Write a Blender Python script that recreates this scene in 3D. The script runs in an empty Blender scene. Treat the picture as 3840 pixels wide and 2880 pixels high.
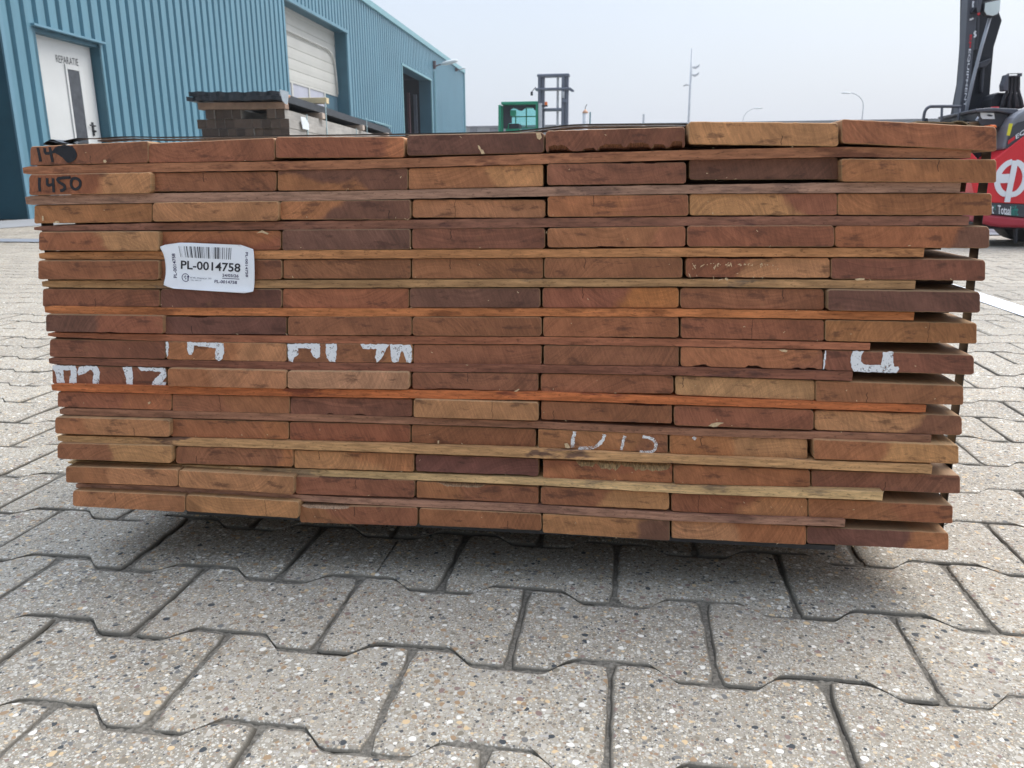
import bpy, math, random
from mathutils import Vector, Matrix, noise as mnoise
R=random.Random(11); rad=math.radians
sc=bpy.context.scene; col=sc.collection
CAM={"f": 2931.6495, "h": 0.4578, "R": [0.988936, 0.148244, -0.005319], "U": [-0.031817, 0.247001, 0.968493], "F": [-0.144887, 0.957609, -0.248985], "x0": -0.7063, "y0": 0.8069, "rp": 0.1336, "amp": 0.0114, "P0": [-0.1643, 0.8272, 0.0], "yaw": 0.0263, "G0": [-8.3669, 10.1196, 0.0], "FA": 1.58825, "PP": [-2.891, 6.5942, 0.994], "PA": 0.10472}
# ---------------- camera ----------------
cd=bpy.data.cameras.new('camera'); cam=bpy.data.objects.new('camera',cd); col.objects.link(cam)
cd.sensor_width=36; cd.lens=CAM['f']/3840*36; cd.clip_start=.02; cd.clip_end=2000
r_,u_,f_=[Vector(CAM[k]) for k in 'RUF']
m=Matrix((r_,u_,-f_)).transposed().to_4x4(); m.translation=Vector((0,0,CAM['h'])); cam.matrix_world=m
cd.dof.use_dof=True; cd.dof.focus_distance=.9; cd.dof.aperture_fstop=20
sc.camera=cam
# ---------------- world, sun, exposure ----------------
SUN_EL,SUN_AZ=55,48
w=bpy.data.worlds.new('World'); sc.world=w; w.use_nodes=True
nt=w.node_tree; nt.nodes.clear()
def N(nt,t,**k):
    n=nt.nodes.new(t)
    for a,b in k.items():
        if a.startswith('_'): n.inputs[int(a[1:])].default_value=b
        else: setattr(n,a,b)
    return n
def Lk(nt,a,b,i=0,o=0): nt.links.new(a.outputs[o] if not isinstance(a,bpy.types.NodeSocket) else a, b.inputs[i])
out=N(nt,'ShaderNodeOutputWorld'); bg=N(nt,'ShaderNodeBackground'); sky=N(nt,'ShaderNodeTexSky')
sky.sky_type='NISHITA'; sky.sun_disc=False; sky.sun_elevation=rad(SUN_EL); sky.sun_rotation=rad(SUN_AZ); sky.dust_density=6; sky.air_density=1.5
bg2=N(nt,'ShaderNodeBackground'); bg2.inputs[1].default_value=.05; Lk(nt,sky,bg2)
tc=N(nt,'ShaderNodeTexCoord'); sp=N(nt,'ShaderNodeSeparateXYZ'); Lk(nt,tc,sp)
mr=N(nt,'ShaderNodeMapRange',interpolation_type='SMOOTHSTEP'); mr.inputs[1].default_value=.22; mr.inputs[2].default_value=1; mr.inputs[3].default_value=1; mr.inputs[4].default_value=4.1
Lk(nt,sp,mr,0,2); nz=N(nt,'ShaderNodeTexNoise'); nz.inputs['Scale'].default_value=1.6; nz.inputs['Detail'].default_value=3
Lk(nt,tc,nz); m2=N(nt,'ShaderNodeMapRange'); m2.inputs[3].default_value=.90; m2.inputs[4].default_value=1.10; Lk(nt,nz,m2)
mm0=N(nt,'ShaderNodeMath',operation='MULTIPLY'); Lk(nt,mr,mm0,0); Lk(nt,m2,mm0,1)
m3=N(nt,'ShaderNodeMapRange',interpolation_type='SMOOTHSTEP'); m3.inputs[1].default_value=-.9; m3.inputs[2].default_value=.5; m3.inputs[3].default_value=.40; m3.inputs[4].default_value=1; Lk(nt,sp,m3,0,1)
mm=N(nt,'ShaderNodeMath',operation='MULTIPLY'); Lk(nt,mm0,mm,0); Lk(nt,m3,mm,1)
cr=N(nt,'ShaderNodeValToRGB'); cr.color_ramp.elements[0].position=0; cr.color_ramp.elements[0].color=(.485,.53,.615,1)
cr.color_ramp.elements[1].position=.5; cr.color_ramp.elements[1].color=(.465,.535,.655,1); Lk(nt,sp,cr,0,2)
Lk(nt,cr,bg,0); Lk(nt,mm,bg,1)
ad=N(nt,'ShaderNodeAddShader'); Lk(nt,bg,ad,0); Lk(nt,bg2,ad,1); Lk(nt,ad,out)
sl=bpy.data.lights.new('sun','SUN'); sl.energy=2.3; sl.angle=rad(40); sl.color=(1,.97,.92)
so=bpy.data.objects.new('sun',sl); col.objects.link(so)
a=rad(SUN_AZ); d=Vector((math.sin(a)*math.cos(rad(SUN_EL)),math.cos(a)*math.cos(rad(SUN_EL)),math.sin(rad(SUN_EL))))
so.rotation_euler=d.to_track_quat('Z','Y').to_euler(); so.location=(0,-3,8)
sc.view_settings.view_transform='Standard'; sc.view_settings.look='None'; sc.view_settings.exposure=0.22; sc.view_settings.gamma=1
# ---------------- helpers ----------------
def tag(o,label=None,cat=None,group=None,kind=None):
    for k,v in (('label',label),('category',cat),('group',group),('kind',kind)):
        if v: o[k]=v
    return o
def empty(name,loc=(0,0,0),rz=0,label=None,cat=None,group=None):
    o=bpy.data.objects.new(name,None); col.objects.link(o); o.location=loc; o.rotation_euler=(0,0,rz); o.empty_display_size=.1
    return tag(o,label,cat,group)
def obj(name,V,F,mat,parent=None,org=(0,0,0),mi=None,smooth=False,loc=None,rz=0):
    me=bpy.data.meshes.new(name); ox,oy,oz=org
    me.from_pydata([(x-ox,y-oy,z-oz) for x,y,z in V],[],F); 
    for mt in (mat if isinstance(mat,(list,tuple)) else [mat]): me.materials.append(mt)
    if mi: me.polygons.foreach_set('material_index',mi)
    if smooth: me.polygons.foreach_set('use_smooth',[True]*len(F))
    me.update()
    o=bpy.data.objects.new(name,me); col.objects.link(o); o.parent=parent
    if loc is not None: o.location=loc; o.rotation_euler=(0,0,rz)
    elif parent is None: o.location=org
    return o
class MB:
    def __init__(s): s.V=[]; s.F=[]; s.M=[]
    def box(s,x0,x1,y0,y1,z0,z1,m=0):
        b=len(s.V); s.V+=[(x,y,z) for z in (z0,z1) for y in (y0,y1) for x in (x0,x1)]
        s.F+=[tuple(b+i for i in q) for q in ((0,2,3,1),(4,5,7,6),(0,1,5,4),(2,6,7,3),(0,4,6,2),(1,3,7,5))]; s.M+=[m]*6; return s
    def prism(s,P,y0,y1,m=0):  # polygon in (x,z) extruded along y
        n=len(P); ar=sum(P[i][0]*P[(i+1)%n][1]-P[(i+1)%n][0]*P[i][1] for i in range(n))
        if ar<0: P=P[::-1]
        b=len(s.V); s.V+=[(x,y0,z) for x,z in P]+[(x,y1,z) for x,z in P]
        s.F+=[tuple(b+i for i in range(n)),tuple(b+n+i for i in range(n-1,-1,-1))]+[(b+i,b+n+i,b+n+(i+1)%n,b+(i+1)%n) for i in range(n)]
        s.M+=[m]*(n+2); return s
    def tube(s,pts,r,n=10,m=0,cap=True):
        pts=[Vector(p) for p in pts]; rs=r if isinstance(r,(list,tuple)) else [r]*len(pts); b0=len(s.V); ref=None
        for i,p in enumerate(pts):
            t=(pts[min(i+1,len(pts)-1)]-pts[max(i-1,0)]).normalized()
            if ref is None: ref=Vector((0,0,1)) if abs(t.z)<.9 else Vector((1,0,0))
            a=t.cross(ref).normalized(); c=a.cross(t).normalized(); ref=c
            for k in range(n):
                q=p+(a*math.cos(2*math.pi*k/n)+c*math.sin(2*math.pi*k/n))*rs[i]; s.V.append(tuple(q))
        for i in range(len(pts)-1):
            for k in range(n):
                s.F.append((b0+i*n+k,b0+i*n+(k+1)%n,b0+(i+1)*n+(k+1)%n,b0+(i+1)*n+k)); s.M.append(m)
        if cap:
            s.F.append(tuple(b0+k for k in range(n-1,-1,-1))); s.F.append(tuple(b0+(len(pts)-1)*n+k for k in range(n))); s.M+=[m,m]
        return s
    def build(s,name,mat,parent=None,org=(0,0,0),bevel=0,smooth=False,**k):
        o=obj(name,s.V,s.F,mat,parent,org,s.M,smooth,**k)
        if bevel:
            b=o.modifiers.new('b','BEVEL'); b.width=bevel; b.segments=2; b.limit_method='ANGLE'; b.angle_limit=rad(40)
        return o
def stroke(P,wd,jit=0):   # polyline -> polygon outline of even width (x,z)
    Lp,Rp=[],[]; n=len(P)
    for i in range(n):
        a=P[max(i-1,0)]; b=P[min(i+1,n-1)]; dx,dz=b[0]-a[0],b[1]-a[1]; l=math.hypot(dx,dz) or 1; nx,nz_=-dz/l,dx/l
        h=wd/2*(1+R.uniform(-jit,jit)); Lp.append((P[i][0]+nx*h,P[i][1]+nz_*h)); h=wd/2*(1+R.uniform(-jit,jit)); Rp.append((P[i][0]-nx*h,P[i][1]-nz_*h))
    return Lp,Rp
def smoothline(P,k=4):
    o=[]
    for i in range(len(P)-1):
        p0=P[max(i-1,0)];p1=P[i];p2=P[i+1];p3=P[min(i+2,len(P)-1)]
        for j in range(k):
            t=j/k; o.append(tuple(.5*((2*b)+(-a+c)*t+(2*a-5*b+4*c-d)*t*t+(-a+3*b-3*c+d)*t**3) for a,b,c,d in zip(p0,p1,p2,p3)))
    return o+[P[-1]]
def add_stroke(mb,P,wd,y,th=.0004,jit=0,k=4):
    P=smoothline(P,k) if k>1 else P
    Lp,Rp=stroke(P,wd,jit)
    n=len(P); b=len(mb.V); mb.V+=[(x,y,z) for x,z in Lp]+[(x,y,z) for x,z in Rp]+[(x,y+th,z) for x,z in Lp]+[(x,y+th,z) for x,z in Rp]
    for i in range(n-1): mb.F+=[(b+i,b+i+1,b+n+i+1,b+n+i),(b+2*n+i,b+3*n+i,b+3*n+i+1,b+2*n+i+1),(b+i,b+2*n+i,b+2*n+i+1,b+i+1),(b+n+i,b+n+i+1,b+3*n+i+1,b+3*n+i)]; mb.M+=[0]*4
    mb.F+=[(b,b+n,b+3*n,b+2*n),(b+n-1,b+3*n-1,b+4*n-1,b+2*n-1)]; mb.M+=[0,0]
def text_mesh(body,off=.016):
    c=bpy.data.curves.new('t','FONT'); c.body=body; c.resolution_u=3; c.offset=off; o=bpy.data.objects.new('t',c); col.objects.link(o)
    bpy.context.view_layer.update(); dg=bpy.context.evaluated_depsgraph_get(); me=bpy.data.meshes.new_from_object(o.evaluated_get(dg))
    V=[v.co.copy() for v in me.vertices]; F=[tuple(p.vertices) for p in me.polygons]
    bpy.data.objects.remove(o); bpy.data.curves.remove(c); bpy.data.meshes.remove(me)
    x0=min(v.x for v in V); x1=max(v.x for v in V)
    cap=.69
    return [((v.x-x0)/(x1-x0),v.y/cap) for v in V],F
def text_on(name,body,A,B,up,fn,mat,parent=None,bold=0,**k):
    """baseline from A to B (2D), cap height vector up; fn maps (a,b)->3D"""
    Vt,F=text_mesh(body,0 if bold<0 else .016)
    V=[fn(A[0]+u*(B[0]-A[0])+v*up[0],A[1]+u*(B[1]-A[1])+v*up[1]) for u,v in Vt]
    return obj(name,V,F,mat,parent,**k)
# ---------------- materials ----------------
def newmat(name):
    m=bpy.data.materials.new(name); m.use_nodes=True; nt=m.node_tree; b=nt.nodes['Principled BSDF']; return m,nt,b
def simple(name,c,rough=.5,metal=0,var=.12,scale=6,bump=0,bscale=40,c2=None,spec=.5,dirt=0):
    m,nt,b=newmat(name); b.inputs['Roughness'].default_value=rough; b.inputs['Metallic'].default_value=metal
    b.inputs['Specular IOR Level'].default_value=spec
    tc=N(nt,'ShaderNodeTexCoord'); nz=N(nt,'ShaderNodeTexNoise'); nz.inputs['Scale'].default_value=scale; nz.inputs['Detail'].default_value=6; nz.inputs['Roughness'].default_value=.6
    Lk(nt,tc,nz,0,3); mx=N(nt,'ShaderNodeMix',data_type='RGBA'); k=1-var
    mx.inputs[6].default_value=tuple(x*k for x in c)+(1,); mx.inputs[7].default_value=(tuple(c2) if c2 else tuple(min(1,x*(1+var)) for x in c))+(1,)
    rp=N(nt,'ShaderNodeMapRange'); rp.inputs[1].default_value=.3; rp.inputs[2].default_value=.7; Lk(nt,nz,rp); Lk(nt,rp,mx,0); Lk(nt,mx.outputs[2],b,0)
    if bump:
        n2=N(nt,'ShaderNodeTexNoise'); n2.inputs['Scale'].default_value=bscale; n2.inputs['Detail'].default_value=4; Lk(nt,tc,n2,0,3)
        bp=N(nt,'ShaderNodeBump'); bp.inputs['Strength'].default_value=bump; bp.inputs['Distance'].default_value=.01; Lk(nt,n2,bp,2); Lk(nt,bp,b.inputs['Normal'].node,list(b.inputs).index(b.inputs['Normal']))
    return m
class NB:   # tiny node expression helper
    def __init__(s,nt): s.nt=nt
    def v(s,x,n,i):
        if isinstance(x,(int,float)): n.inputs[i].default_value=x
        elif isinstance(x,tuple): n.inputs[i].default_value=x
        else: s.nt.links.new(x,n.inputs[i])
    def math(s,op,a,b=0,c=None,clamp=False):
        n=N(s.nt,'ShaderNodeMath',operation=op); n.use_clamp=clamp; s.v(a,n,0); s.v(b,n,1)
        if c is not None: s.v(c,n,2)
        return n.outputs[0]
    def vm(s,op,a,b=(0,0,0),o=0):
        n=N(s.nt,'ShaderNodeVectorMath',operation=op); s.v(a,n,0)
        if op=='SCALE': s.v(b,n,3)
        else: s.v(b,n,1)
        return n.outputs[o]
    def noise(s,vec,scale,detail=3,rough=.5,dim='3D',w=None,o=0):
        n=N(s.nt,'ShaderNodeTexNoise',noise_dimensions=dim); n.inputs['Scale'].default_value=scale; n.inputs['Detail'].default_value=detail; n.inputs['Roughness'].default_value=rough
        if dim=='1D': s.v(w,n,n.inputs.find('W'))
        else: s.v(vec,n,0)
        return n.outputs[o]
    def rng(s,x,a,b,c=0.,d=1.,st='SMOOTHSTEP'):
        n=N(s.nt,'ShaderNodeMapRange',interpolation_type=st); s.v(x,n,0)
        for i,q in enumerate((a,b,c,d)): s.v(q,n,i+1)
        return n.outputs[0]
    def mix(s,f,a,b,bt='MIX'):
        n=N(s.nt,'ShaderNodeMix',data_type='RGBA',blend_type=bt); s.v(f,n,0); s.v(a,n,6); s.v(b,n,7); return n.outputs[2]
    def attr(s,name,o=1):
        n=N(s.nt,'ShaderNodeAttribute',attribute_type='OBJECT',attribute_name=name); return n.outputs[o]
    def xyz(s,v):
        n=N(s.nt,'ShaderNodeSeparateXYZ'); s.v(v,n,0); return n.outputs
    def comb(s,x,y,z):
        n=N(s.nt,'ShaderNodeCombineXYZ'); s.v(x,n,0); s.v(y,n,1); s.v(z,n,2); return n.outputs[0]
    def bump(s,h,st=.5,dist=.001,b=None):
        n=N(s.nt,'ShaderNodeBump'); n.inputs['Strength'].default_value=st; n.inputs['Distance'].default_value=dist; s.v(h,n,2); s.nt.links.new(n.outputs[0],b.inputs['Normal'])
def board_mat():
    m,nt,b=newmat('hardwood'); e=NB(nt); tc=N(nt,'ShaderNodeTexCoord'); P=tc.outputs['Object']
    seed=e.attr('seed',2); P2=e.vm('MULTIPLY',P,(1,.03,1)); P3=e.vm('ADD',P2,e.comb(seed,0.,seed))
    wv=e.noise(P3,22,3); wob=e.math('SUBTRACT',wv,.5)
    split=e.attr('split'); pr=e.vm('DOT_PRODUCT',P2,e.vm('MULTIPLY',split,(1,0,1)),o=1); off=e.xyz(split)[1]
    msk=e.rng(e.math('ADD',e.math('SUBTRACT',pr,off),e.math('MULTIPLY',wob,.05)),-.005,.005)
    A=e.attr('tone_a',0); B=e.attr('tone_b',0); base=e.mix(msk,A,B)
    rc=e.attr('ring'); rv=e.vm('MULTIPLY',e.vm('SUBTRACT',P2,rc),(1,0,1)); dist=e.vm('LENGTH',rv,o=1)
    dw=e.math('ADD',dist,e.math('MULTIPLY',wob,.008))
    r1=e.noise(None,1,3,.6,'1D',e.math('ADD',e.math('MULTIPLY',dw,340),seed)); r2=e.noise(None,1,2,.5,'1D',e.math('ADD',e.math('MULTIPLY',dw,75),seed))
    big=e.noise(P3,14,2); blot=e.noise(P3,45,4,.6)
    amp=e.rng(big,.35,.65,.25,1.)
    rr=e.math('MULTIPLY',e.math('SUBTRACT',r1,.5),e.math('MULTIPLY',amp,.78))
    k=e.math('ADD',1.,e.math('ADD',rr,e.math('MULTIPLY',e.math('SUBTRACT',r2,.5),.34)))
    k=e.math('MULTIPLY',k,e.rng(blot,.28,.72,.76,1.2,'LINEAR'))
    fine=e.noise(P3,1500,2,.6); k=e.math('MULTIPLY',k,e.rng(fine,.25,.75,.70,1.30,'LINEAR'))
    Ps=e.vm('MULTIPLY',e.vm('ADD',P3,e.vm('MULTIPLY',e.comb(e.xyz(P3)[2],0.,0.),(.35,0,0))),(1,1,.12)); saw=e.noise(Ps,420,3,.6); k=e.math('MULTIPLY',k,e.rng(saw,.25,.75,.80,1.2,'LINEAR'))
    sp=e.xyz(P2)
    ck=e.attr('crack'); cx=e.xyz(ck)[0]; cn=e.noise(e.vm('MULTIPLY',P3,(0,0,1)),170,3)
    dc=e.math('ABSOLUTE',e.math('SUBTRACT',e.math('ADD',sp[0],e.math('MULTIPLY',e.math('SUBTRACT',cn,.5),.006)),cx)); crk=e.rng(dc,.00018,.00060,.25,1.)
    zlim=e.rng(e.math('MULTIPLY',e.math('SUBTRACT',sp[2],e.xyz(ck)[1]),e.xyz(ck)[2]),-.0005,.0005,1.,0.)
    crk=e.math('MAXIMUM',crk,zlim); k=e.math('MULTIPLY',k,crk)
    colr=e.mix(1.,base,e.comb(k,k,k),'MULTIPLY')
    # darker streak veins
    v1=e.noise(e.vm('MULTIPLY',P3,(1,1,3)),26,4,.65); colr=e.mix(e.rng(v1,.55,.66,0.,.6),colr,(.07,.028,.018,1))
    v2=e.noise(P3,60,3,.5); colr=e.mix(e.rng(v2,.62,.8,0.,.35),colr,(.32,.155,.07,1))
    # planed sides are paler and run along the board
    g=N(nt,'ShaderNodeNewGeometry'); vt=N(nt,'ShaderNodeVectorTransform',vector_type='NORMAL',convert_from='WORLD',convert_to='OBJECT'); nt.links.new(g.outputs['Normal'],vt.inputs[0])
    ny=e.math('ABSOLUTE',e.xyz(vt.outputs[0])[1]); side=e.rng(ny,.55,.92,.48,0.)
    colr=e.mix(side,colr,(.44,.31,.16,1)); nt.links.new(colr,b.inputs[0])
    b.inputs['Roughness'].default_value=.72; b.inputs['Specular IOR Level'].default_value=.35
    e.bump(e.math('ADD',e.math('MULTIPLY',fine,.6),e.math('MULTIPLY',crk,.6)),.35,.0006,b); return m
def torn_mat():
    m,nt,b=newmat('torn_fibre'); e=NB(nt); tc=N(nt,'ShaderNodeTexCoord'); P=tc.outputs['Object']; A=e.attr('torn',0)
    n=e.noise(e.vm('MULTIPLY',P,(1,.3,.15)),900,3,.6); k=e.rng(n,.3,.7,.35,1.25,'LINEAR'); nt.links.new(e.mix(1.,A,e.comb(k,k,k),'MULTIPLY'),b.inputs[0]); b.inputs['Roughness'].default_value=.8; return m
def lath_mat():
    m,nt,b=newmat('sawn_lath'); e=NB(nt); tc=N(nt,'ShaderNodeTexCoord'); P=tc.outputs['Object']; seed=e.attr('seed',2)
    Q=e.vm('ADD',e.vm('MULTIPLY',P,(.12,1,1)),e.comb(seed,seed,0.)); A=e.attr('tone_a',0); B=e.attr('tone_b',0)
    g1=e.noise(Q,330,4,.6); g2=e.noise(e.vm('MULTIPLY',Q,(1,1,.8)),60,3,.6); bl=e.noise(e.vm('ADD',e.vm('MULTIPLY',P,(.5,1,1.6)),e.comb(seed,0.,0.)),17,5,.65)
    k=e.math('MULTIPLY',e.rng(g1,.3,.7,.62,1.30,'LINEAR'),e.rng(g2,.3,.7,.74,1.18,'LINEAR')); sp_=e.noise(e.vm('ADD',e.vm('MULTIPLY',P,(.35,1,1)),e.comb(seed,seed,0.)),480,3,.7); k=e.math('MULTIPLY',k,e.rng(sp_,.3,.45,.55,1.))
    thr=e.attr('blotch',2); c=e.mix(e.rng(bl,thr,e.math('ADD',thr,.07),0.,.8),A,B); c=e.mix(1.,c,e.comb(k,k,k),'MULTIPLY')
    nt.links.new(c,b.inputs[0]); b.inputs['Roughness'].default_value=.82; b.inputs['Specular IOR Level'].default_value=.25; e.bump(g1,.5,.0012,b); return m
def paver_mat():
    m,nt,b=newmat('exposed_aggregate'); e=NB(nt); tc=N(nt,'ShaderNodeTexCoord'); P=tc.outputs['Object']
    wr=e.noise(P,170,2); Pw=e.vm('ADD',P,e.vm('SCALE',N_out(nt,P,90),.004))
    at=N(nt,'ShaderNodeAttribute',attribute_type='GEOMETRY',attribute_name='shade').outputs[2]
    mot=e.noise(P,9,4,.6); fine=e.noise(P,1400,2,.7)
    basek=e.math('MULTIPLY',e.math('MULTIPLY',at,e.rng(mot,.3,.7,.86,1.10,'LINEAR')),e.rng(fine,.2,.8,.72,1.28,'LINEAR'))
    c=e.mix(1.,(.325,.288,.236,1),e.comb(basek,basek,basek),'MULTIPLY'); hgt=e.math('MULTIPLY',fine,.25)
    for sc_,thr,den,pal in ((520,.62,.20,0),(290,.60,.24,1),(150,.54,.52,2)):
        vn=N(nt,'ShaderNodeTexVoronoi'); vn.inputs['Scale'].default_value=sc_; vn.inputs['Randomness'].default_value=.9; nt.links.new(e.vm('MULTIPLY',Pw,(1,1.0,.4)),vn.inputs[0])
        rnd=e.xyz(vn.outputs['Color']); rp=N(nt,'ShaderNodeValToRGB'); rp.color_ramp.interpolation='CONSTANT'
        P1=[(0,(.54,.51,.455)),(.20,(.43,.39,.33)),(.42,(.27,.215,.155)),(.54,(.50,.40,.28)),(.64,(.19,.165,.14)),(.74,(.37,.345,.32)),(.86,(.27,.18,.12)),(.94,(.075,.075,.078))]
        if pal==2: P1=[(0,(.42,.38,.33)),(.2,(.20,.17,.13)),(.36,(.68,.64,.58)),(.5,(.30,.20,.12)),(.62,(.15,.145,.14)),(.74,(.55,.40,.24)),(.84,(.22,.15,.13)),(.92,(.05,.055,.06))]
        els=rp.color_ramp.elements
        while len(els)>1: els.remove(els[-1])
        els[0].position=0; els[0].color=P1[0][1]+(1,)
        for p,cc in P1[1:]:
            q=els.new(p); q.color=cc+(1,)
        nt.links.new(rnd[0],rp.inputs[0])
        szt=e.math('MULTIPLY',e.rng(rnd[2],0,1,.55,1.,'LINEAR'),thr)
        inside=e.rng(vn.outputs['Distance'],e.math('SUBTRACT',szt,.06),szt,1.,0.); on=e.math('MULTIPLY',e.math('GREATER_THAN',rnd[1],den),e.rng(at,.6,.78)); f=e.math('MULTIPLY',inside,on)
        c=e.mix(f,c,rp.outputs[0]); hgt=e.math('ADD',hgt,e.math('MULTIPLY',f,.5))
    spt=e.noise(P,4.5,6,.7); c=e.mix(e.rng(spt,.54,.72,0.,.45),c,(.17,.15,.13,1)); sp2=e.noise(P,.9,4,.6); c=e.mix(e.rng(sp2,.45,.65,0.,.22),c,(.16,.145,.125,1))
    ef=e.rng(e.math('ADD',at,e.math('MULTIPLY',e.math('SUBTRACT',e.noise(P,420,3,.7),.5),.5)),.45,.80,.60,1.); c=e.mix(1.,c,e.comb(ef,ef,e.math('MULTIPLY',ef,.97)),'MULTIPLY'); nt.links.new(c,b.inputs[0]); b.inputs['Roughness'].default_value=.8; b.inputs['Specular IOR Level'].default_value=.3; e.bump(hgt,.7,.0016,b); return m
def N_out(nt,P,s):
    n=N(nt,'ShaderNodeTexNoise'); n.inputs['Scale'].default_value=s; n.inputs['Detail'].default_value=1; nt.links.new(P,n.inputs[0]); 
    v=N(nt,'ShaderNodeVectorMath',operation='SUBTRACT'); nt.links.new(n.outputs[1],v.inputs[0]); v.inputs[1].default_value=(.5,.5,.5); return v.outputs[0]
def paint_mat(name,c,under,thr=.5,scale=700,alpha=False):
    m,nt,b=newmat(name); e=NB(nt); tc=N(nt,'ShaderNodeTexCoord'); P=tc.outputs['Object']
    n=e.noise(P,scale,3,.6); n2=e.noise(P,120,3,.6); s=e.math('ADD',e.math('MULTIPLY',n,.5),e.math('MULTIPLY',n2,.5)); f=e.rng(s,thr-.04,thr+.05)
    if alpha: b.inputs[0].default_value=c+(1,); nt.links.new(f,b.inputs['Alpha'])
    else: nt.links.new(e.mix(f,under+(1,),c+(1,)),b.inputs[0])
    b.inputs['Roughness'].default_value=.65; return m
def sleeper_mat():
    m,nt,b=newmat('weathered_timber'); e=NB(nt); tc=N(nt,'ShaderNodeTexCoord'); P=tc.outputs['Object']
    g=N(nt,'ShaderNodeNewGeometry'); vt=N(nt,'ShaderNodeVectorTransform',vector_type='NORMAL',convert_from='WORLD',convert_to='OBJECT'); nt.links.new(g.outputs['Normal'],vt.inputs[0])
    ny=e.math('ABSOLUTE',e.xyz(vt.outputs[0])[1]); sd=e.attr('seed',2); Q=e.vm('ADD',e.vm('MULTIPLY',P,(1,.08,1)),e.comb(sd,0.,sd))
    n=e.noise(Q,38,5,.65); n2=e.noise(e.vm('ADD',P,e.comb(sd,sd,0.)),3.,4,.6); k=e.rng(n,.25,.75,.7,1.25,'LINEAR'); k2=e.math('MULTIPLY',k,e.rng(n2,.3,.7,.8,1.15,'LINEAR'))
    end=e.mix(sd,(.055,.040,.032,1),(.125,.088,.066,1)); side=(.34,.32,.29,1)
    c=e.mix(e.rng(ny,.4,.8),side,end); nt.links.new(e.mix(1.,c,e.comb(k2,k2,k2),'MULTIPLY'),b.inputs[0]); b.inputs['Roughness'].default_value=.9; return m
def clad_mat():
    m,nt,b=newmat('teal_cladding'); e=NB(nt); tc=N(nt,'ShaderNodeTexCoord'); P=tc.outputs['Object']
    n=e.noise(e.vm('MULTIPLY',P,(4,4,.25)),1.6,5,.65); n2=e.noise(P,.35,3,.5); k=e.math('MULTIPLY',e.rng(n,.3,.7,.88,1.08,'LINEAR'),e.rng(n2,.3,.7,.93,1.06,'LINEAR'))
    z=e.xyz(P)[2]; gr=e.noise(e.vm('MULTIPLY',P,(1,1,.5)),2.2,5,.7); dirt=e.math('MULTIPLY',e.rng(z,0.,1.1,.55,0.),e.rng(gr,.35,.65))
    c=e.mix(1.,(.108,.238,.30,1),e.comb(k,k,k),'MULTIPLY'); nt.links.new(e.mix(dirt,c,(.12,.15,.15,1)),b.inputs[0]); b.inputs['Roughness'].default_value=.4; return m
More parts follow.
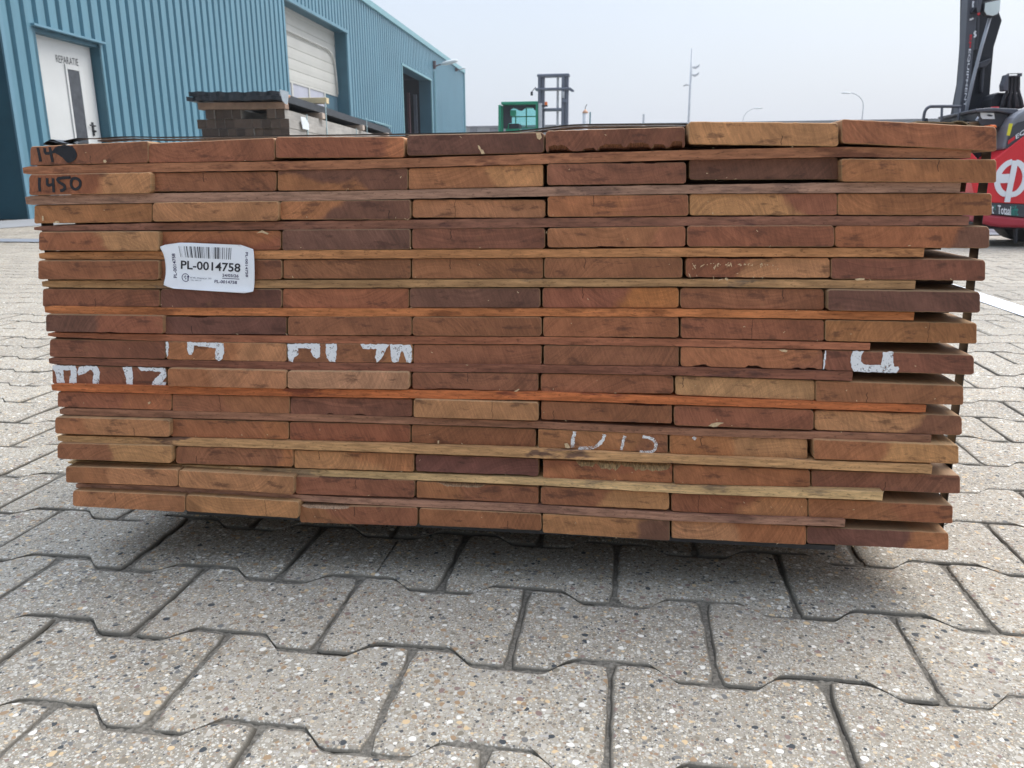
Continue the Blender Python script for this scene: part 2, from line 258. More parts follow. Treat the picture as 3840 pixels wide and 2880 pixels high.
M=dict(board=board_mat(),torn=torn_mat(),lath=lath_mat(),paver=paver_mat(),sleeper=sleeper_mat(),
 sand=simple('joint_sand',(.15,.135,.112),.95,var=.5,scale=260,bump=.6,bscale=600,spec=.1),
 ground=simple('far_paving',(.31,.30,.285),.9,var=.12,scale=3,spec=.2),
 white=paint_mat('white_paint',(.80,.80,.80),(0,0,0),.415,520,True), chalk=paint_mat('chalk',(.80,.78,.76),(0,0,0),.47,900,True),
 ink=simple('marker_ink',(.010,.010,.014),.5,var=.3,scale=200), paper=simple('label_paper',(.88,.895,.92),.45,var=.03,scale=30), print=simple('label_print',(.012,.012,.02),.5), printp=simple('violet_print',(.035,.025,.09),.5),
 grayp=simple('grey_print',(.28,.29,.33),.6,var=.2), chip=simple('pale_splinter',(.62,.45,.26),.8,var=.25,scale=400),
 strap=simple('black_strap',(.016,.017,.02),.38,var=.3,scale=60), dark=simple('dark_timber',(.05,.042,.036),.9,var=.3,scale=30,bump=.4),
 steel=clad_mat(), trim=simple('teal_trim',(.13,.26,.33),.45,var=.06,scale=2), eave=simple('eave_trim',(.19,.36,.39),.5,var=.06),
 reveal=simple('shaded_reveal',(.036,.115,.155),.5,var=.10,scale=2),  # shade on the sides of the openings put into a darker teal
 door=simple('white_door',(.60,.60,.575),.45,var=.05,scale=1.5), rubber=simple('black_rubber',(.02,.02,.022),.6), glassd=simple('wired_glass',(.055,.06,.068),.25,var=.25,scale=12),
 shutter=simple('shutter_white',(.52,.505,.455),.5,var=.06,scale=1.2), pane=simple('reflection_pane',(.42,.42,.48),.2,var=.08,scale=2), panedark=simple('dark_pane',(.10,.17,.21),.2,var=.1),  # lilac grey of the light panes stands in for reflections
 void=simple('painted_hall_dark',(.003,.0045,.007),.9,var=.3,scale=.8), redc=simple('red_steel',(.055,.012,.014),.6,var=.2), greyc=simple('grey_steel',(.08,.09,.11),.5),  # indoor darkness put into near-black walls and darkened columns
 lampw=simple('lamp_white',(.62,.64,.62),.4), rust=simple('lamp_brown',(.13,.09,.09),.6),
 sheet=simple('black_sheet',(.022,.025,.030),.45,var=.4,scale=14), pine=simple('pine_board',(.62,.50,.30),.8,var=.12,scale=9), bearer=simple('brown_bearer',(.26,.17,.12),.85,var=.3,scale=12), palebearer=simple('pale_bearer',(.42,.34,.28),.85,var=.2,scale=12), plastic=simple('white_tag',(.72,.76,.78),.35,var=.12,scale=30),
 band=simple('blue_band',(.35,.48,.50),.5), grn=simple('green_paint',(.012,.25,.135),.4,var=.08), mastg=simple('mast_grey',(.13,.145,.18),.5,var=.1,scale=3), orange=simple('beacon_orange',(.85,.18,.03),.4), seat=simple('black_seat',(.03,.035,.045),.7),
 red=simple('red_paint',(.66,.026,.036),.35,var=.07,scale=3), red2=simple('lower_red',(.40,.03,.05),.4,var=.12,scale=3), charcoal=simple('charcoal_plastic',(.05,.053,.064),.5,var=.2,scale=5), blackm=simple('mast_black',(.012,.014,.021),.5,var=.35,scale=6), gun=simple('gunmetal',(.085,.09,.11),.45,var=.12,scale=6), rod=simple('rod_grey',(.30,.32,.36),.35), wht=simple('white_lettering',(.78,.80,.84),.5,var=.05), teal=simple('teal_lettering',(.03,.26,.22),.5), mirror=simple('mirror_glass',(.62,.70,.70),.15,var=.1,scale=9), yel=simple('yellow_tape',(.72,.65,.04),.5), fender=simple('grey_fender',(.20,.205,.23),.42,var=.06),
 hose=simple('hose_black',(.02,.02,.024),.45,var=.3), whitel=paint_mat('white_line',(.68,.71,.75),(.36,.35,.33),.40,90), conc=simple('concrete_apron',(.27,.275,.28),.85,var=.08,scale=2), bluel=simple('faded_blue_line',(.20,.215,.24),.8,var=.15),
 pole=simple('haze_pale_metal',(.50,.51,.52),.5), farw=simple('far_hall_wall',(.30,.30,.295),.8,var=.2,scale=.15), farb=simple('far_hall_bay',(.17,.17,.17),.8,var=.2), cap=simple('peach_cap',(.60,.33,.20),.6), teal2=simple('thin_blue_pole',(.03,.14,.17),.5))  # pole grey lightened, distance haze put into its colour
g=bpy.data.materials.new('cab_glass'); g.use_nodes=True; nt=g.node_tree; nt.nodes.clear(); o_=N(nt,'ShaderNodeOutputMaterial'); t_=N(nt,'ShaderNodeBsdfTransparent'); t_.inputs[0].default_value=(.60,.92,.92,1); gl=N(nt,'ShaderNodeBsdfGlossy'); gl.inputs[1].default_value=.05
mx=N(nt,'ShaderNodeMixShader'); mx.inputs[0].default_value=.12; Lk(nt,t_,mx,1); Lk(nt,gl,mx,2); Lk(nt,mx,o_); M['glass']=g
# ---------------- ground ----------------
def sheet(name,x0,x1,y0,y1,z,mat,label=None):
    return tag(obj(name,[(x0,y0,z),(x1,y0,z),(x1,y1,z),(x0,y1,z)],[(0,1,2,3)],mat),label,kind='structure')
sheet('ground',-178,178,-18,178,-.014,M['ground'])
x0,y0,rp,amp=CAM['x0'],CAM['y0'],CAM['rp'],CAM['amp']
GX0,GX1,GY0,GY1=-8.6,7.0,-.45,11
def sand():
    V=[];F=[]; xa,xb,ya,yb=-1.45,1.45,.12,1.15; st=.0036; nx=int((xb-xa)/st); ny=int((yb-ya)/st)
    for j in range(ny+1):
        for i in range(nx+1):
            x=xa+i*st; y=ya+j*st; V.append((x,y,-.0038+.0022*mnoise.noise(Vector((x*28,y*28,4)))+.0013*mnoise.noise(Vector((x*120,y*120,9)))+R.uniform(-.0006,.0006)))
    for j in range(ny):
        for i in range(nx): a=j*(nx+1)+i; F.append((a,a+1,a+nx+2,a+nx+1))
    q=len(V); V+=[(GX0,GY0,-.0045),(GX1,GY0,-.0045),(GX1,GY1,-.0045),(GX0,GY1,-.0045),(xa,ya,-.0045),(xb,ya,-.0045),(xb,yb,-.0045),(xa,yb,-.0045)]
    F+=[(q,q+1,q+5,q+4),(q+1,q+2,q+6,q+5),(q+2,q+3,q+7,q+6),(q+3,q,q+4,q+7)]
    tag(obj('joint_sand',V,F,M['sand']),kind='structure')
sand()
def make_paving():
    V=[];F=[];S=[]
    def wave(u,up):  # u in -.1...1 (metres from paver centre)
        a=abs(u); t=min(max((a-.05+amp*1.35)/(2.7*amp),0),1); t=t*t*(3-2*t); return (2*t-1)*amp*up
    for k in range(int(-(GY1-y0)/rp)-1,int((y0-GY0)/rp)+1):
        yf=y0-k*rp; yn=yf-rp; yc=(yf+yn)/2
        if yc<GY0+.05 or yc>GY1: continue
        par=0 if k%2==0 else 1; n0=int((GX0-x0)/.1)
        for n in range(n0,int((GX1-x0)/.1)+1):
            if n%2!=(1-par): continue    # paver centre sits between its joints
            cx=x0+n*.1
            near=(yc<2.6 and abs(cx)<2.6)
            if cx<GX0+.1 or cx>GX1-.1: continue
            P=[]
            if near:
                us=[-.1,-.09,-.078]+[-.07+.14*i/28 for i in range(29)]+[.078,.09,.1]
            else: us=[-.1,-.05-amp*1.1,-.05-amp*.4,-.05+amp*.4,-.05+amp*1.1,.05-amp*1.1,.05-amp*.4,.05+amp*.4,.05+amp*1.1,.1]
            g=.0015
            far=[(u,rp/2+wave(u,1)-g*1.15) for u in us]; ner=[(u,-rp/2-wave(u,1)+g*1.15) for u in us]
            far=[(max(-.1+g,min(.1-g,u)),v) for u,v in far]; ner=[(max(-.1+g,min(.1-g,u)),v) for u,v in ner]
            out=ner[:]
            if near: out+=[(.1-g,-.055+.11*i/8) for i in range(9)]
            out+=far[::-1]
            if near: out+=[(-.1+g,.055-.11*i/8) for i in range(9)]
            m=len(out)
            # round the corners by pulling the four extreme points
            if near:
                o2=[]
                for i,(u,v) in enumerate(out):
                    if abs(u)>.1-g-.001 and abs(v)>rp/2+amp-.004: u*=.975; v*=.975
                    q=mnoise.noise(Vector((cx*7+u*60,yc*9+v*60,3.3)))*.0020+mnoise.noise(Vector((cx*7+u*300,yc*9+v*300,7.7)))*.0009; l=math.hypot(u,v); o2.append((u+u/l*q,v+v/l*q))
                out=o2
            tz=R.uniform(-.0010,.0010); tx=R.uniform(-.006,.006); ty=R.uniform(-.008,.008); ro=R.uniform(-.004,.004); sh=R.uniform(.82,1.08); dx=R.uniform(-.0007,.0007)
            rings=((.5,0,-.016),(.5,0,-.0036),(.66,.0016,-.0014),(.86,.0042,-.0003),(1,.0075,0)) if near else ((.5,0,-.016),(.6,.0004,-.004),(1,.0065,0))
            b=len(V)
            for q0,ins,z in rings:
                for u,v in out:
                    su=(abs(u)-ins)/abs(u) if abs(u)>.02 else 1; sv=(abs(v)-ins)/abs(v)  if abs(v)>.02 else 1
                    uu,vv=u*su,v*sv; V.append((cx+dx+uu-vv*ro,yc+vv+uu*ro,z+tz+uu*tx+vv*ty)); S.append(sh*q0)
            nr=len(rings)
            for r in range(nr-1):
                for i in range(m): F.append((b+r*m+i,b+r*m+(i+1)%m,b+(r+1)*m+(i+1)%m,b+(r+1)*m+i))
            F.append(tuple(b+(nr-1)*m+i for i in range(m)))
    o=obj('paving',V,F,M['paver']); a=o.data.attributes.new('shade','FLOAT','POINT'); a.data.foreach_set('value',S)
    return tag(o,kind='structure')
make_paving()
def gpoly(name,P,z,mat,lab=None):
    o=obj(name,[(x,y,z) for x,y in P],[tuple(range(len(P)))],mat); 
    if o.data.polygons[0].normal.z<0: o.data.flip_normals()
    return tag(o,lab,kind='structure')
gpoly('road_marking',[(1.347,-2),(1.451,-2),(1.451,10.8),(1.347,10.8)],.0035,M['whitel'])
gpoly('concrete_apron',[(-8.36,5),(-6.9,5),(-6.9,11.5),(-8.36,11.5)],.004,M['conc'])
gpoly('road_marking',[(-7.0,5.9),(-4.4,5.9),(-4.4,6.25),(-7.0,6.25)],.0075,M['bluel'])
# ---------------- the pack of boards ----------------
BO=[[[0.0007,-0.4974,0.4998,-0.5009,0.4793,-0.3573,0.5041,-0.3603,0.4811],[0.002,-0.3581,0.5016,-0.3608,0.4806,-0.2142,0.506,-0.2162,0.4823],[0.0012,-0.2129,0.5067,-0.2148,0.485,-0.0728,0.505,-0.0736,0.4842],[0.002,-0.0701,0.5069,-0.0709,0.4858,0.0733,0.5078,0.0734,0.4875],[0.001,0.0744,0.5093,0.0745,0.4877,0.2142,0.5114,0.2152,0.4908],[-0.003,0.2169,0.5159,0.218,0.4943,0.3591,0.5125,0.3612,0.4906],[-0.004,0.3614,0.5159,0.3635,0.4938,0.5029,0.5069,0.5061,0.4845]],[[-0.0065,-0.4985,0.4697,-0.5024,0.4473,-0.354,0.4712,-0.3568,0.4492],[0.0016,-0.3567,0.4708,-0.3593,0.4508,-0.2152,0.4712,-0.217,0.4506],[0.0007,-0.2134,0.4724,-0.2151,0.451,-0.0702,0.474,-0.0711,0.4512],[0.0015,-0.0697,0.4733,-0.0705,0.4517,0.0723,0.4765,0.0724,0.454],[-0.0009,0.076,0.477,0.0762,0.455,0.2167,0.4774,0.2178,0.4561],[0.006,0.2198,0.4799,0.2208,0.4598,0.3645,0.4807,0.3666,0.4595],[-0.0065,0.3642,0.4789,0.3663,0.4575,0.506,0.4771,0.509,0.4556]],[[0.0004,-0.5034,0.4362,-0.5068,0.4162,-0.3611,0.4384,-0.3637,0.4178],[-0.0065,-0.3563,0.4391,-0.3589,0.4187,-0.2117,0.4403,-0.2135,0.4195],[-0.0012,-0.2123,0.4402,-0.2139,0.4206,-0.068,0.4414,-0.0688,0.4206],[0.003,-0.0671,0.4413,-0.0678,0.4224,0.0746,0.4408,0.0747,0.422],[-0.0004,0.0773,0.4447,0.0774,0.4233,0.2203,0.4458,0.2214,0.4243],[0.0015,0.2216,0.4462,0.2226,0.4247,0.3654,0.4464,0.3675,0.4247],[0.0011,0.3658,0.4461,0.3677,0.4251,0.5096,0.4456,0.5125,0.4246]],[[-0.0065,-0.4974,0.4072,-0.5009,0.3865,-0.3526,0.4081,-0.3553,0.3867],[0.0012,-0.3565,0.4077,-0.3591,0.3865,-0.215,0.4089,-0.2168,0.3876],[-0.0008,-0.2127,0.4097,-0.2145,0.3874,-0.0695,0.4109,-0.0703,0.3892],[0.0007,-0.068,0.4115,-0.0688,0.3896,0.0746,0.4122,0.0748,0.3903],[-0.0008,0.0769,0.4123,0.077,0.3915,0.2194,0.4145,0.2204,0.393],[-0.0012,0.2206,0.4145,0.2216,0.3933,0.3648,0.415,0.3668,0.3939],[0.0014,0.3661,0.4148,0.3682,0.3931,0.5119,0.4142,0.5148,0.3928]],[[-0.0065,-0.5038,0.375,-0.5074,0.3536,-0.3566,0.3761,-0.3593,0.3546],[-0.0006,-0.3592,0.3759,-0.362,0.3533,-0.2159,0.3776,-0.2177,0.3556],[0.0017,-0.2152,0.3771,-0.2169,0.3561,-0.0712,0.3788,-0.072,0.3575],[0.0014,-0.0694,0.3795,-0.0702,0.3575,0.0728,0.3805,0.0729,0.3588],[-0.0003,0.0741,0.381,0.0742,0.3595,0.2173,0.3823,0.2183,0.3612],[0.0017,0.2206,0.382,0.2216,0.3613,0.3648,0.3829,0.3668,0.3618],[0.0004,0.3651,0.3827,0.3671,0.3612,0.5121,0.3817,0.5149,0.3607]],[[0.0008,-0.5092,0.342,-0.5127,0.3208,-0.3642,0.3426,-0.3667,0.3226],[-0.0006,-0.3625,0.3434,-0.3653,0.3216,-0.2186,0.3449,-0.2204,0.3231],[0.0016,-0.2183,0.345,-0.2201,0.3233,-0.0743,0.3469,-0.0752,0.3244],[0.0009,-0.0731,0.3475,-0.0739,0.3258,0.0697,0.349,0.0698,0.3274],[0.0017,0.0721,0.3492,0.0722,0.3273,0.2153,0.3508,0.2163,0.3293],[0.0015,0.2169,0.3505,0.2179,0.3289,0.3617,0.3509,0.3636,0.3293],[-0.0065,0.3629,0.3515,0.3649,0.3299,0.5086,0.3508,0.5114,0.3297]],[[-0.0065,-0.5045,0.3134,-0.508,0.2925,-0.3592,0.3138,-0.3618,0.2927],[-0.0007,-0.3613,0.3123,-0.3639,0.2912,-0.2153,0.3141,-0.217,0.293],[-0.0008,-0.2138,0.3142,-0.2156,0.2927,-0.0717,0.3163,-0.0726,0.2951],[-0.001,-0.0708,0.316,-0.0716,0.2948,0.0716,0.3182,0.0717,0.2969],[-0.0003,0.0732,0.3179,0.0733,0.2965,0.2166,0.3198,0.2176,0.298],[0.0006,0.2188,0.3195,0.2198,0.2973,0.3643,0.3191,0.3663,0.2971],[-0.0012,0.3649,0.3193,0.3669,0.2972,0.512,0.3185,0.5148,0.2973]],[[0.0008,-0.5103,0.2825,-0.5139,0.261,-0.3645,0.2828,-0.3671,0.2614],[-0.0002,-0.363,0.2827,-0.3656,0.2611,-0.218,0.2834,-0.2198,0.2616],[-0.0003,-0.2169,0.2829,-0.2186,0.2613,-0.0722,0.2857,-0.073,0.2637],[0.0013,-0.0716,0.2845,-0.0724,0.2625,0.0715,0.2868,0.0716,0.264],[0.0002,0.074,0.2867,0.0741,0.2649,0.2181,0.2884,0.2191,0.2663],[-0.0003,0.2198,0.2884,0.2209,0.2662,0.366,0.2877,0.3679,0.2663],[0.0002,0.3669,0.2876,0.3689,0.2658,0.5144,0.2853,0.5172,0.2643]],[[0.0009,-0.5121,0.2507,-0.5158,0.2278,-0.3677,0.2512,-0.3703,0.2298],[-0.0065,-0.3617,0.2526,-0.3643,0.2309,-0.2182,0.2529,-0.2199,0.2315],[-0.0065,-0.2169,0.2525,-0.2186,0.232,-0.0753,0.2549,-0.0761,0.2346],[-0.0011,-0.0737,0.2536,-0.0745,0.2336,0.0683,0.2558,0.0684,0.2348],[0.001,0.0707,0.255,0.0708,0.2338,0.214,0.2563,0.2149,0.2357],[0.0013,0.2161,0.2558,0.2171,0.2343,0.361,0.2543,0.3629,0.2321],[-0.0011,0.3611,0.2549,0.3632,0.2319,0.5077,0.2531,0.5104,0.2324]],[[0.0012,-0.5108,0.2183,-0.5139,0.199,-0.3648,0.2195,-0.3672,0.1992],[-0.0001,-0.3633,0.2194,-0.3658,0.1987,-0.2194,0.2208,-0.221,0.2001],[0.0005,-0.2191,0.2201,-0.2208,0.1987,-0.0742,0.2224,-0.0751,0.2005],[-0.0065,-0.0715,0.2238,-0.0724,0.2023,0.0689,0.2236,0.069,0.2027],[-0.0011,0.0712,0.224,0.0712,0.2024,0.2141,0.2241,0.2151,0.2023],[-0.0007,0.2158,0.2232,0.2169,0.2004,0.362,0.2224,0.364,0.2001],[0.0017,0.3635,0.2218,0.3654,0.1994,0.5118,0.2204,0.5147,0.1985]],[[-0.0065,-0.5133,0.1887,-0.5168,0.1676,-0.3665,0.1896,-0.369,0.1685],[0.0011,-0.3694,0.1887,-0.3721,0.1662,-0.2237,0.1896,-0.2254,0.1678],[0.0016,-0.2226,0.1895,-0.2243,0.1671,-0.0786,0.1912,-0.0794,0.1695],[0.0016,-0.0771,0.1909,-0.078,0.169,0.0653,0.1905,0.0654,0.1692],[-0.0002,0.0681,0.1914,0.0682,0.1695,0.2107,0.19,0.2117,0.168],[-0.0001,0.2129,0.19,0.2139,0.1672,0.3586,0.1899,0.3606,0.1671],[-0.0065,0.363,0.1916,0.365,0.1694,0.5091,0.1905,0.5118,0.1697]],[[-0.0065,-0.5157,0.1559,-0.519,0.1352,-0.3674,0.1579,-0.3701,0.1355],[-0.0009,-0.3661,0.1551,-0.3687,0.1331,-0.2198,0.1571,-0.2215,0.1349],[0.001,-0.2194,0.1551,-0.2211,0.1329,-0.0756,0.1558,-0.0764,0.134],[0.0012,-0.0738,0.1558,-0.0746,0.1345,0.0689,0.156,0.069,0.1339],[0.0014,0.0733,0.1548,0.0734,0.1322,0.2179,0.1545,0.2189,0.1323],[-0.0011,0.2187,0.1551,0.2198,0.1324,0.3643,0.1547,0.366,0.1348],[0.0016,0.3662,0.1538,0.3679,0.1332,0.5185,0.1544,0.5213,0.1333]],[[-0.0065,-0.5093,0.126,-0.5127,0.1047,-0.3636,0.1279,-0.3662,0.1061],[-0.0065,-0.3629,0.127,-0.3655,0.1051,-0.219,0.1251,-0.2208,0.1023],[0.0006,-0.2208,0.1229,-0.2226,0.0997,-0.0752,0.1237,-0.0761,0.1015],[0.0016,-0.0742,0.1224,-0.075,0.1015,0.069,0.1216,0.0691,0.1002],[-0.0002,0.0713,0.1224,0.0714,0.101,0.2154,0.1223,0.2163,0.1008],[0.0016,0.2178,0.1207,0.2188,0.0984,0.3653,0.1208,0.3672,0.0982],[0.0004,0.3656,0.1213,0.3675,0.0995,0.515,0.1204,0.5177,0.099]],[[-0.0065,-0.505,0.095,-0.5083,0.0738,-0.3584,0.0949,-0.361,0.0727],[-0.0065,-0.3573,0.0956,-0.3598,0.074,-0.2154,0.0936,-0.2171,0.0718],[-0.0007,-0.2175,0.0867,-0.2192,0.0637,-0.073,0.0906,-0.0739,0.0661],[-0.001,-0.0711,0.0898,-0.0719,0.0679,0.0724,0.0894,0.0725,0.0685],[-0.0008,0.0738,0.0896,0.0739,0.0659,0.2173,0.0881,0.2184,0.0634],[0.0009,0.2195,0.0888,0.2205,0.0661,0.3661,0.0882,0.368,0.0656],[0.0018,0.367,0.0874,0.3688,0.067,0.5154,0.0878,0.5181,0.0669]]]
LA=[[[-0.0008,-0.5095,0.4785,0.4699],[-0.0008,-0.36,0.4806,0.4713],[-0.0008,-0.1416,0.4819,0.473],[-0.0008,0.0736,0.4866,0.4767],[-0.0008,0.2126,0.4887,0.4793],[-0.0008,0.3622,0.4904,0.481],[-0.0008,0.4848,0.487,0.4784]],[[-0.0008,-0.512,0.4467,0.4366],[-0.0008,-0.3606,0.4489,0.4389],[-0.0008,-0.1436,0.4503,0.4411],[-0.0008,0.0738,0.4537,0.4444],[-0.0008,0.2142,0.4549,0.4465],[-0.0008,0.364,0.4565,0.4467],[-0.0008,0.4791,0.4559,0.4467]],[[-0.0008,-0.5065,0.4132,0.408],[-0.0005,-0.3647,0.4167,0.4091],[-0.0001,-0.1457,0.4193,0.4103],[0.0003,0.0738,0.422,0.4127],[0.0006,0.2159,0.4232,0.4144],[0.0009,0.3675,0.4239,0.4148],[0.0012,0.4919,0.4239,0.415]],[[-0.0008,-0.5058,0.3837,0.3758],[-0.0008,-0.3584,0.3857,0.3768],[-0.0008,-0.1474,0.3881,0.3789],[-0.0008,0.0741,0.3899,0.3814],[-0.0008,0.2173,0.3922,0.3832],[-0.0008,0.4532,0.3927,0.3841]],[[0.0002,-0.5083,0.3515,0.3438],[0.0001,-0.363,0.3529,0.344],[-0.0001,-0.1496,0.3553,0.3471],[-0.0004,0.0742,0.3586,0.3504],[-0.0005,0.2188,0.3599,0.3524],[-0.0008,0.4487,0.3605,0.352]],[[-0.0008,-0.5091,0.3224,0.3133],[-0.0008,-0.3664,0.3222,0.3136],[-0.0008,-0.1514,0.3241,0.3151],[-0.0008,0.0719,0.3272,0.3188],[-0.0008,0.2203,0.3286,0.3204],[-0.0008,0.4512,0.3285,0.3203]],[[0.0002,-0.5109,0.2906,0.2856],[0.0001,-0.366,0.2907,0.2829],[-0.0002,-0.1535,0.2928,0.2844],[-0.0004,0.072,0.2961,0.2879],[-0.0006,0.2219,0.2964,0.2887],[-0.0008,0.4119,0.2958,0.2885]],[[0.0002,-0.5146,0.2602,0.2521],[-0.0002,-0.3667,0.2607,0.2524],[-0.0009,-0.1552,0.2624,0.2527],[-0.0016,0.0722,0.2647,0.2564],[-0.0022,0.2232,0.2663,0.2573],[-0.0028,0.3969,0.2654,0.256]],[[-0.0038,-0.5134,0.2291,0.2205],[-0.0035,-0.3638,0.2302,0.2208],[-0.0031,-0.1563,0.2319,0.2225],[-0.0027,0.0708,0.235,0.2256],[-0.0024,0.2248,0.2331,0.2248],[-0.0018,0.4739,0.2316,0.2236]],[[0.0002,-0.511,0.1978,0.1896],[-0.0001,-0.3657,0.1991,0.1905],[-0.0004,-0.1591,0.2005,0.1922],[-0.0009,0.0707,0.2001,0.1926],[-0.0012,0.2266,0.1974,0.1895],[-0.0018,0.4829,0.1986,0.1909]],[[-0.0018,-0.5179,0.1637,0.1561],[-0.0027,-0.3701,0.1659,0.1569],[-0.0041,-0.1599,0.1681,0.1585],[-0.0057,0.0713,0.1695,0.1591],[-0.0068,0.2276,0.1674,0.159],[-0.0088,0.4852,0.168,0.1586]],[[0.0112,-0.5193,0.1261,0.1221],[0.0083,-0.3749,0.1283,0.1219],[0.0038,-0.1649,0.1312,0.1229],[-0.0016,0.071,0.1332,0.1248],[-0.0054,0.2294,0.1321,0.1235],[-0.0108,0.4384,0.1366,0.1272]],[[0.0052,-0.5087,0.0993,0.0921],[0.0039,-0.3718,0.1013,0.0916],[0.0017,-0.1662,0.0979,0.0904],[-0.0008,0.0711,0.1,0.0908],[-0.0027,0.2313,0.0971,0.0891],[-0.0048,0.4048,0.1002,0.0924]]]
P0=CAM['P0']; YAW=CAM['yaw']; ca,sa=math.cos(YAW),math.sin(YAW)
def pw(s,d,z): return (P0[0]+s*ca-d*sa,P0[1]+s*sa+d*ca,z)
CT={'R':(.310,.115,.056),'D':(.172,.075,.048),'O':(.375,.150,.063),'T':(.475,.220,.096),'L':(.50,.265,.130),'P':(.250,.098,.054),'B':(.45,.160,.054)}
NM={'R':'reddish brown','D':'dark brown','O':'orange brown','T':'tan','L':'pale tan','P':'purplish brown','B':'bright orange'}
# tone a, tone b, split angle(deg from +x), split offset fraction of width
TONES=[
 ['R','R','RO-35.86','D','P','T','R'],
 ['RT-25.62','R','OD80.3','OT35.62','P','D','O'],
 ['O','T','OD-60.40','T','RO160.55','TR50.72','O'],
 ['RT25.55','RO90.9','D','P','RO150.80','R','DO150.80'],
 ['R','R','R','R','R','RT-40.40','P'],
 ['R','D','R','D','RB-20.62','R','D'],
 ['DR-40.50','D','R','R','R','R','O'],
 ['P','OT-25.60','RO','R','R','OR','P'],
 ['P','OT10.4','L','P','R','L','O'],
 ['RO-30.62','RO20.5','P','T','R','R','PT150.70'],
 ['OT10.30','RO-15.80','R','R','RO150.75','OT-10.45','OT5.50'],
 ['TR200.5','RO','TO60.6','D','OR90.20','O','P'],
 ['OT0.4','T','R','RO-150.4','RT-30.52','RT-35.55','OR'],
 ['T','OT20.1','OR60.3','R','DT150.75','TO20.5','DO0.70']]
ROW=['top','second','third','fourth','fifth','sixth','seventh','eighth','ninth','tenth','eleventh','twelfth','thirteenth','bottom']
COL=['leftmost','second','third','middle','fifth','sixth','rightmost']
LABX={(0,0):'with marker 14 and a black scribble',(1,0):'with handwritten 1450',(0,4):'with ragged chipped lower edge',(7,1):'with two white paint marks',(7,2):'with four white paint marks',(8,0):'covered in white painted strokes',(7,6):'with big white painted loop',(10,4):'with white chalk marks',(11,4):'with torn fibres along its top',(7,5):'with chipped lower edge',(2,3):'with a vertical crack',(8,6):'with a crack along its top'}
# chips: (row,col): list of (edge 'b'/'t', u0,u1, depth m, tone)
CH={(0,4):[('b',-.04,.18,.0085),('b',.27,.37,.0035),('b',.37,.58,.0075),('b',.575,.76,.008),('b',.765,.86,.0055),('b',.88,1.05,.008)],(11,4):[('t',.27,.42,.0075),('t',.42,.62,.0105),('t',.62,.66,.006),('t',.66,1,.0095)],
 (12,3):[('t',.18,.58,.0055)],(13,2):[('t',.0,.45,.0048)],(7,5):[('b',.10,.20,.0035),('b',.46,.57,.0035),('b',.80,.85,.002),('b',.87,.95,.0025)],(9,2):[('b',.30,.36,.003),('b',.52,.62,.0025)],(8,3):[('b',.15,.5,.0016)],
 (9,4):[('t',.65,.98,.0018)],(5,0):[],(6,1):[('t',.2,.36,.0014)],(12,2):[('t',.2,.8,.0013)],(2,6):[],(11,3):[('b',.6,.95,.0014)],(4,5):[('t',.25,.62,.001)],(3,4):[('b',.35,.5,.0012)],(6,0):[('b',.5,.6,.001)],(1,4):[('t',.55,.62,.001),('t',.7,.8,.0012)]}
TORN={(0,4):(.24,.10,.045),(11,4):(.58,.40,.20),(12,3):(.45,.28,.16),(13,2):(.45,.28,.17)}
CR={(2,3):(.33,0),(2,4):(.33,2),(9,3):(.64,0),(9,1):(.42,0),(13,1):(.72,0),(13,2):(.48,2),(8,6):(.35,-2),(12,5):(.2,0),(6,6):(.68,0),(11,2):(.22,2),(4,3):(.3,2),(1,6):(.62,2),(13,0):(.4,2),(9,4):(.1,-2),(5,4):(.3,2),(6,5):(.5,0),(3,3):(.3,2),(8,5):(.05,2)}
import re
board={}
PKT=[0]
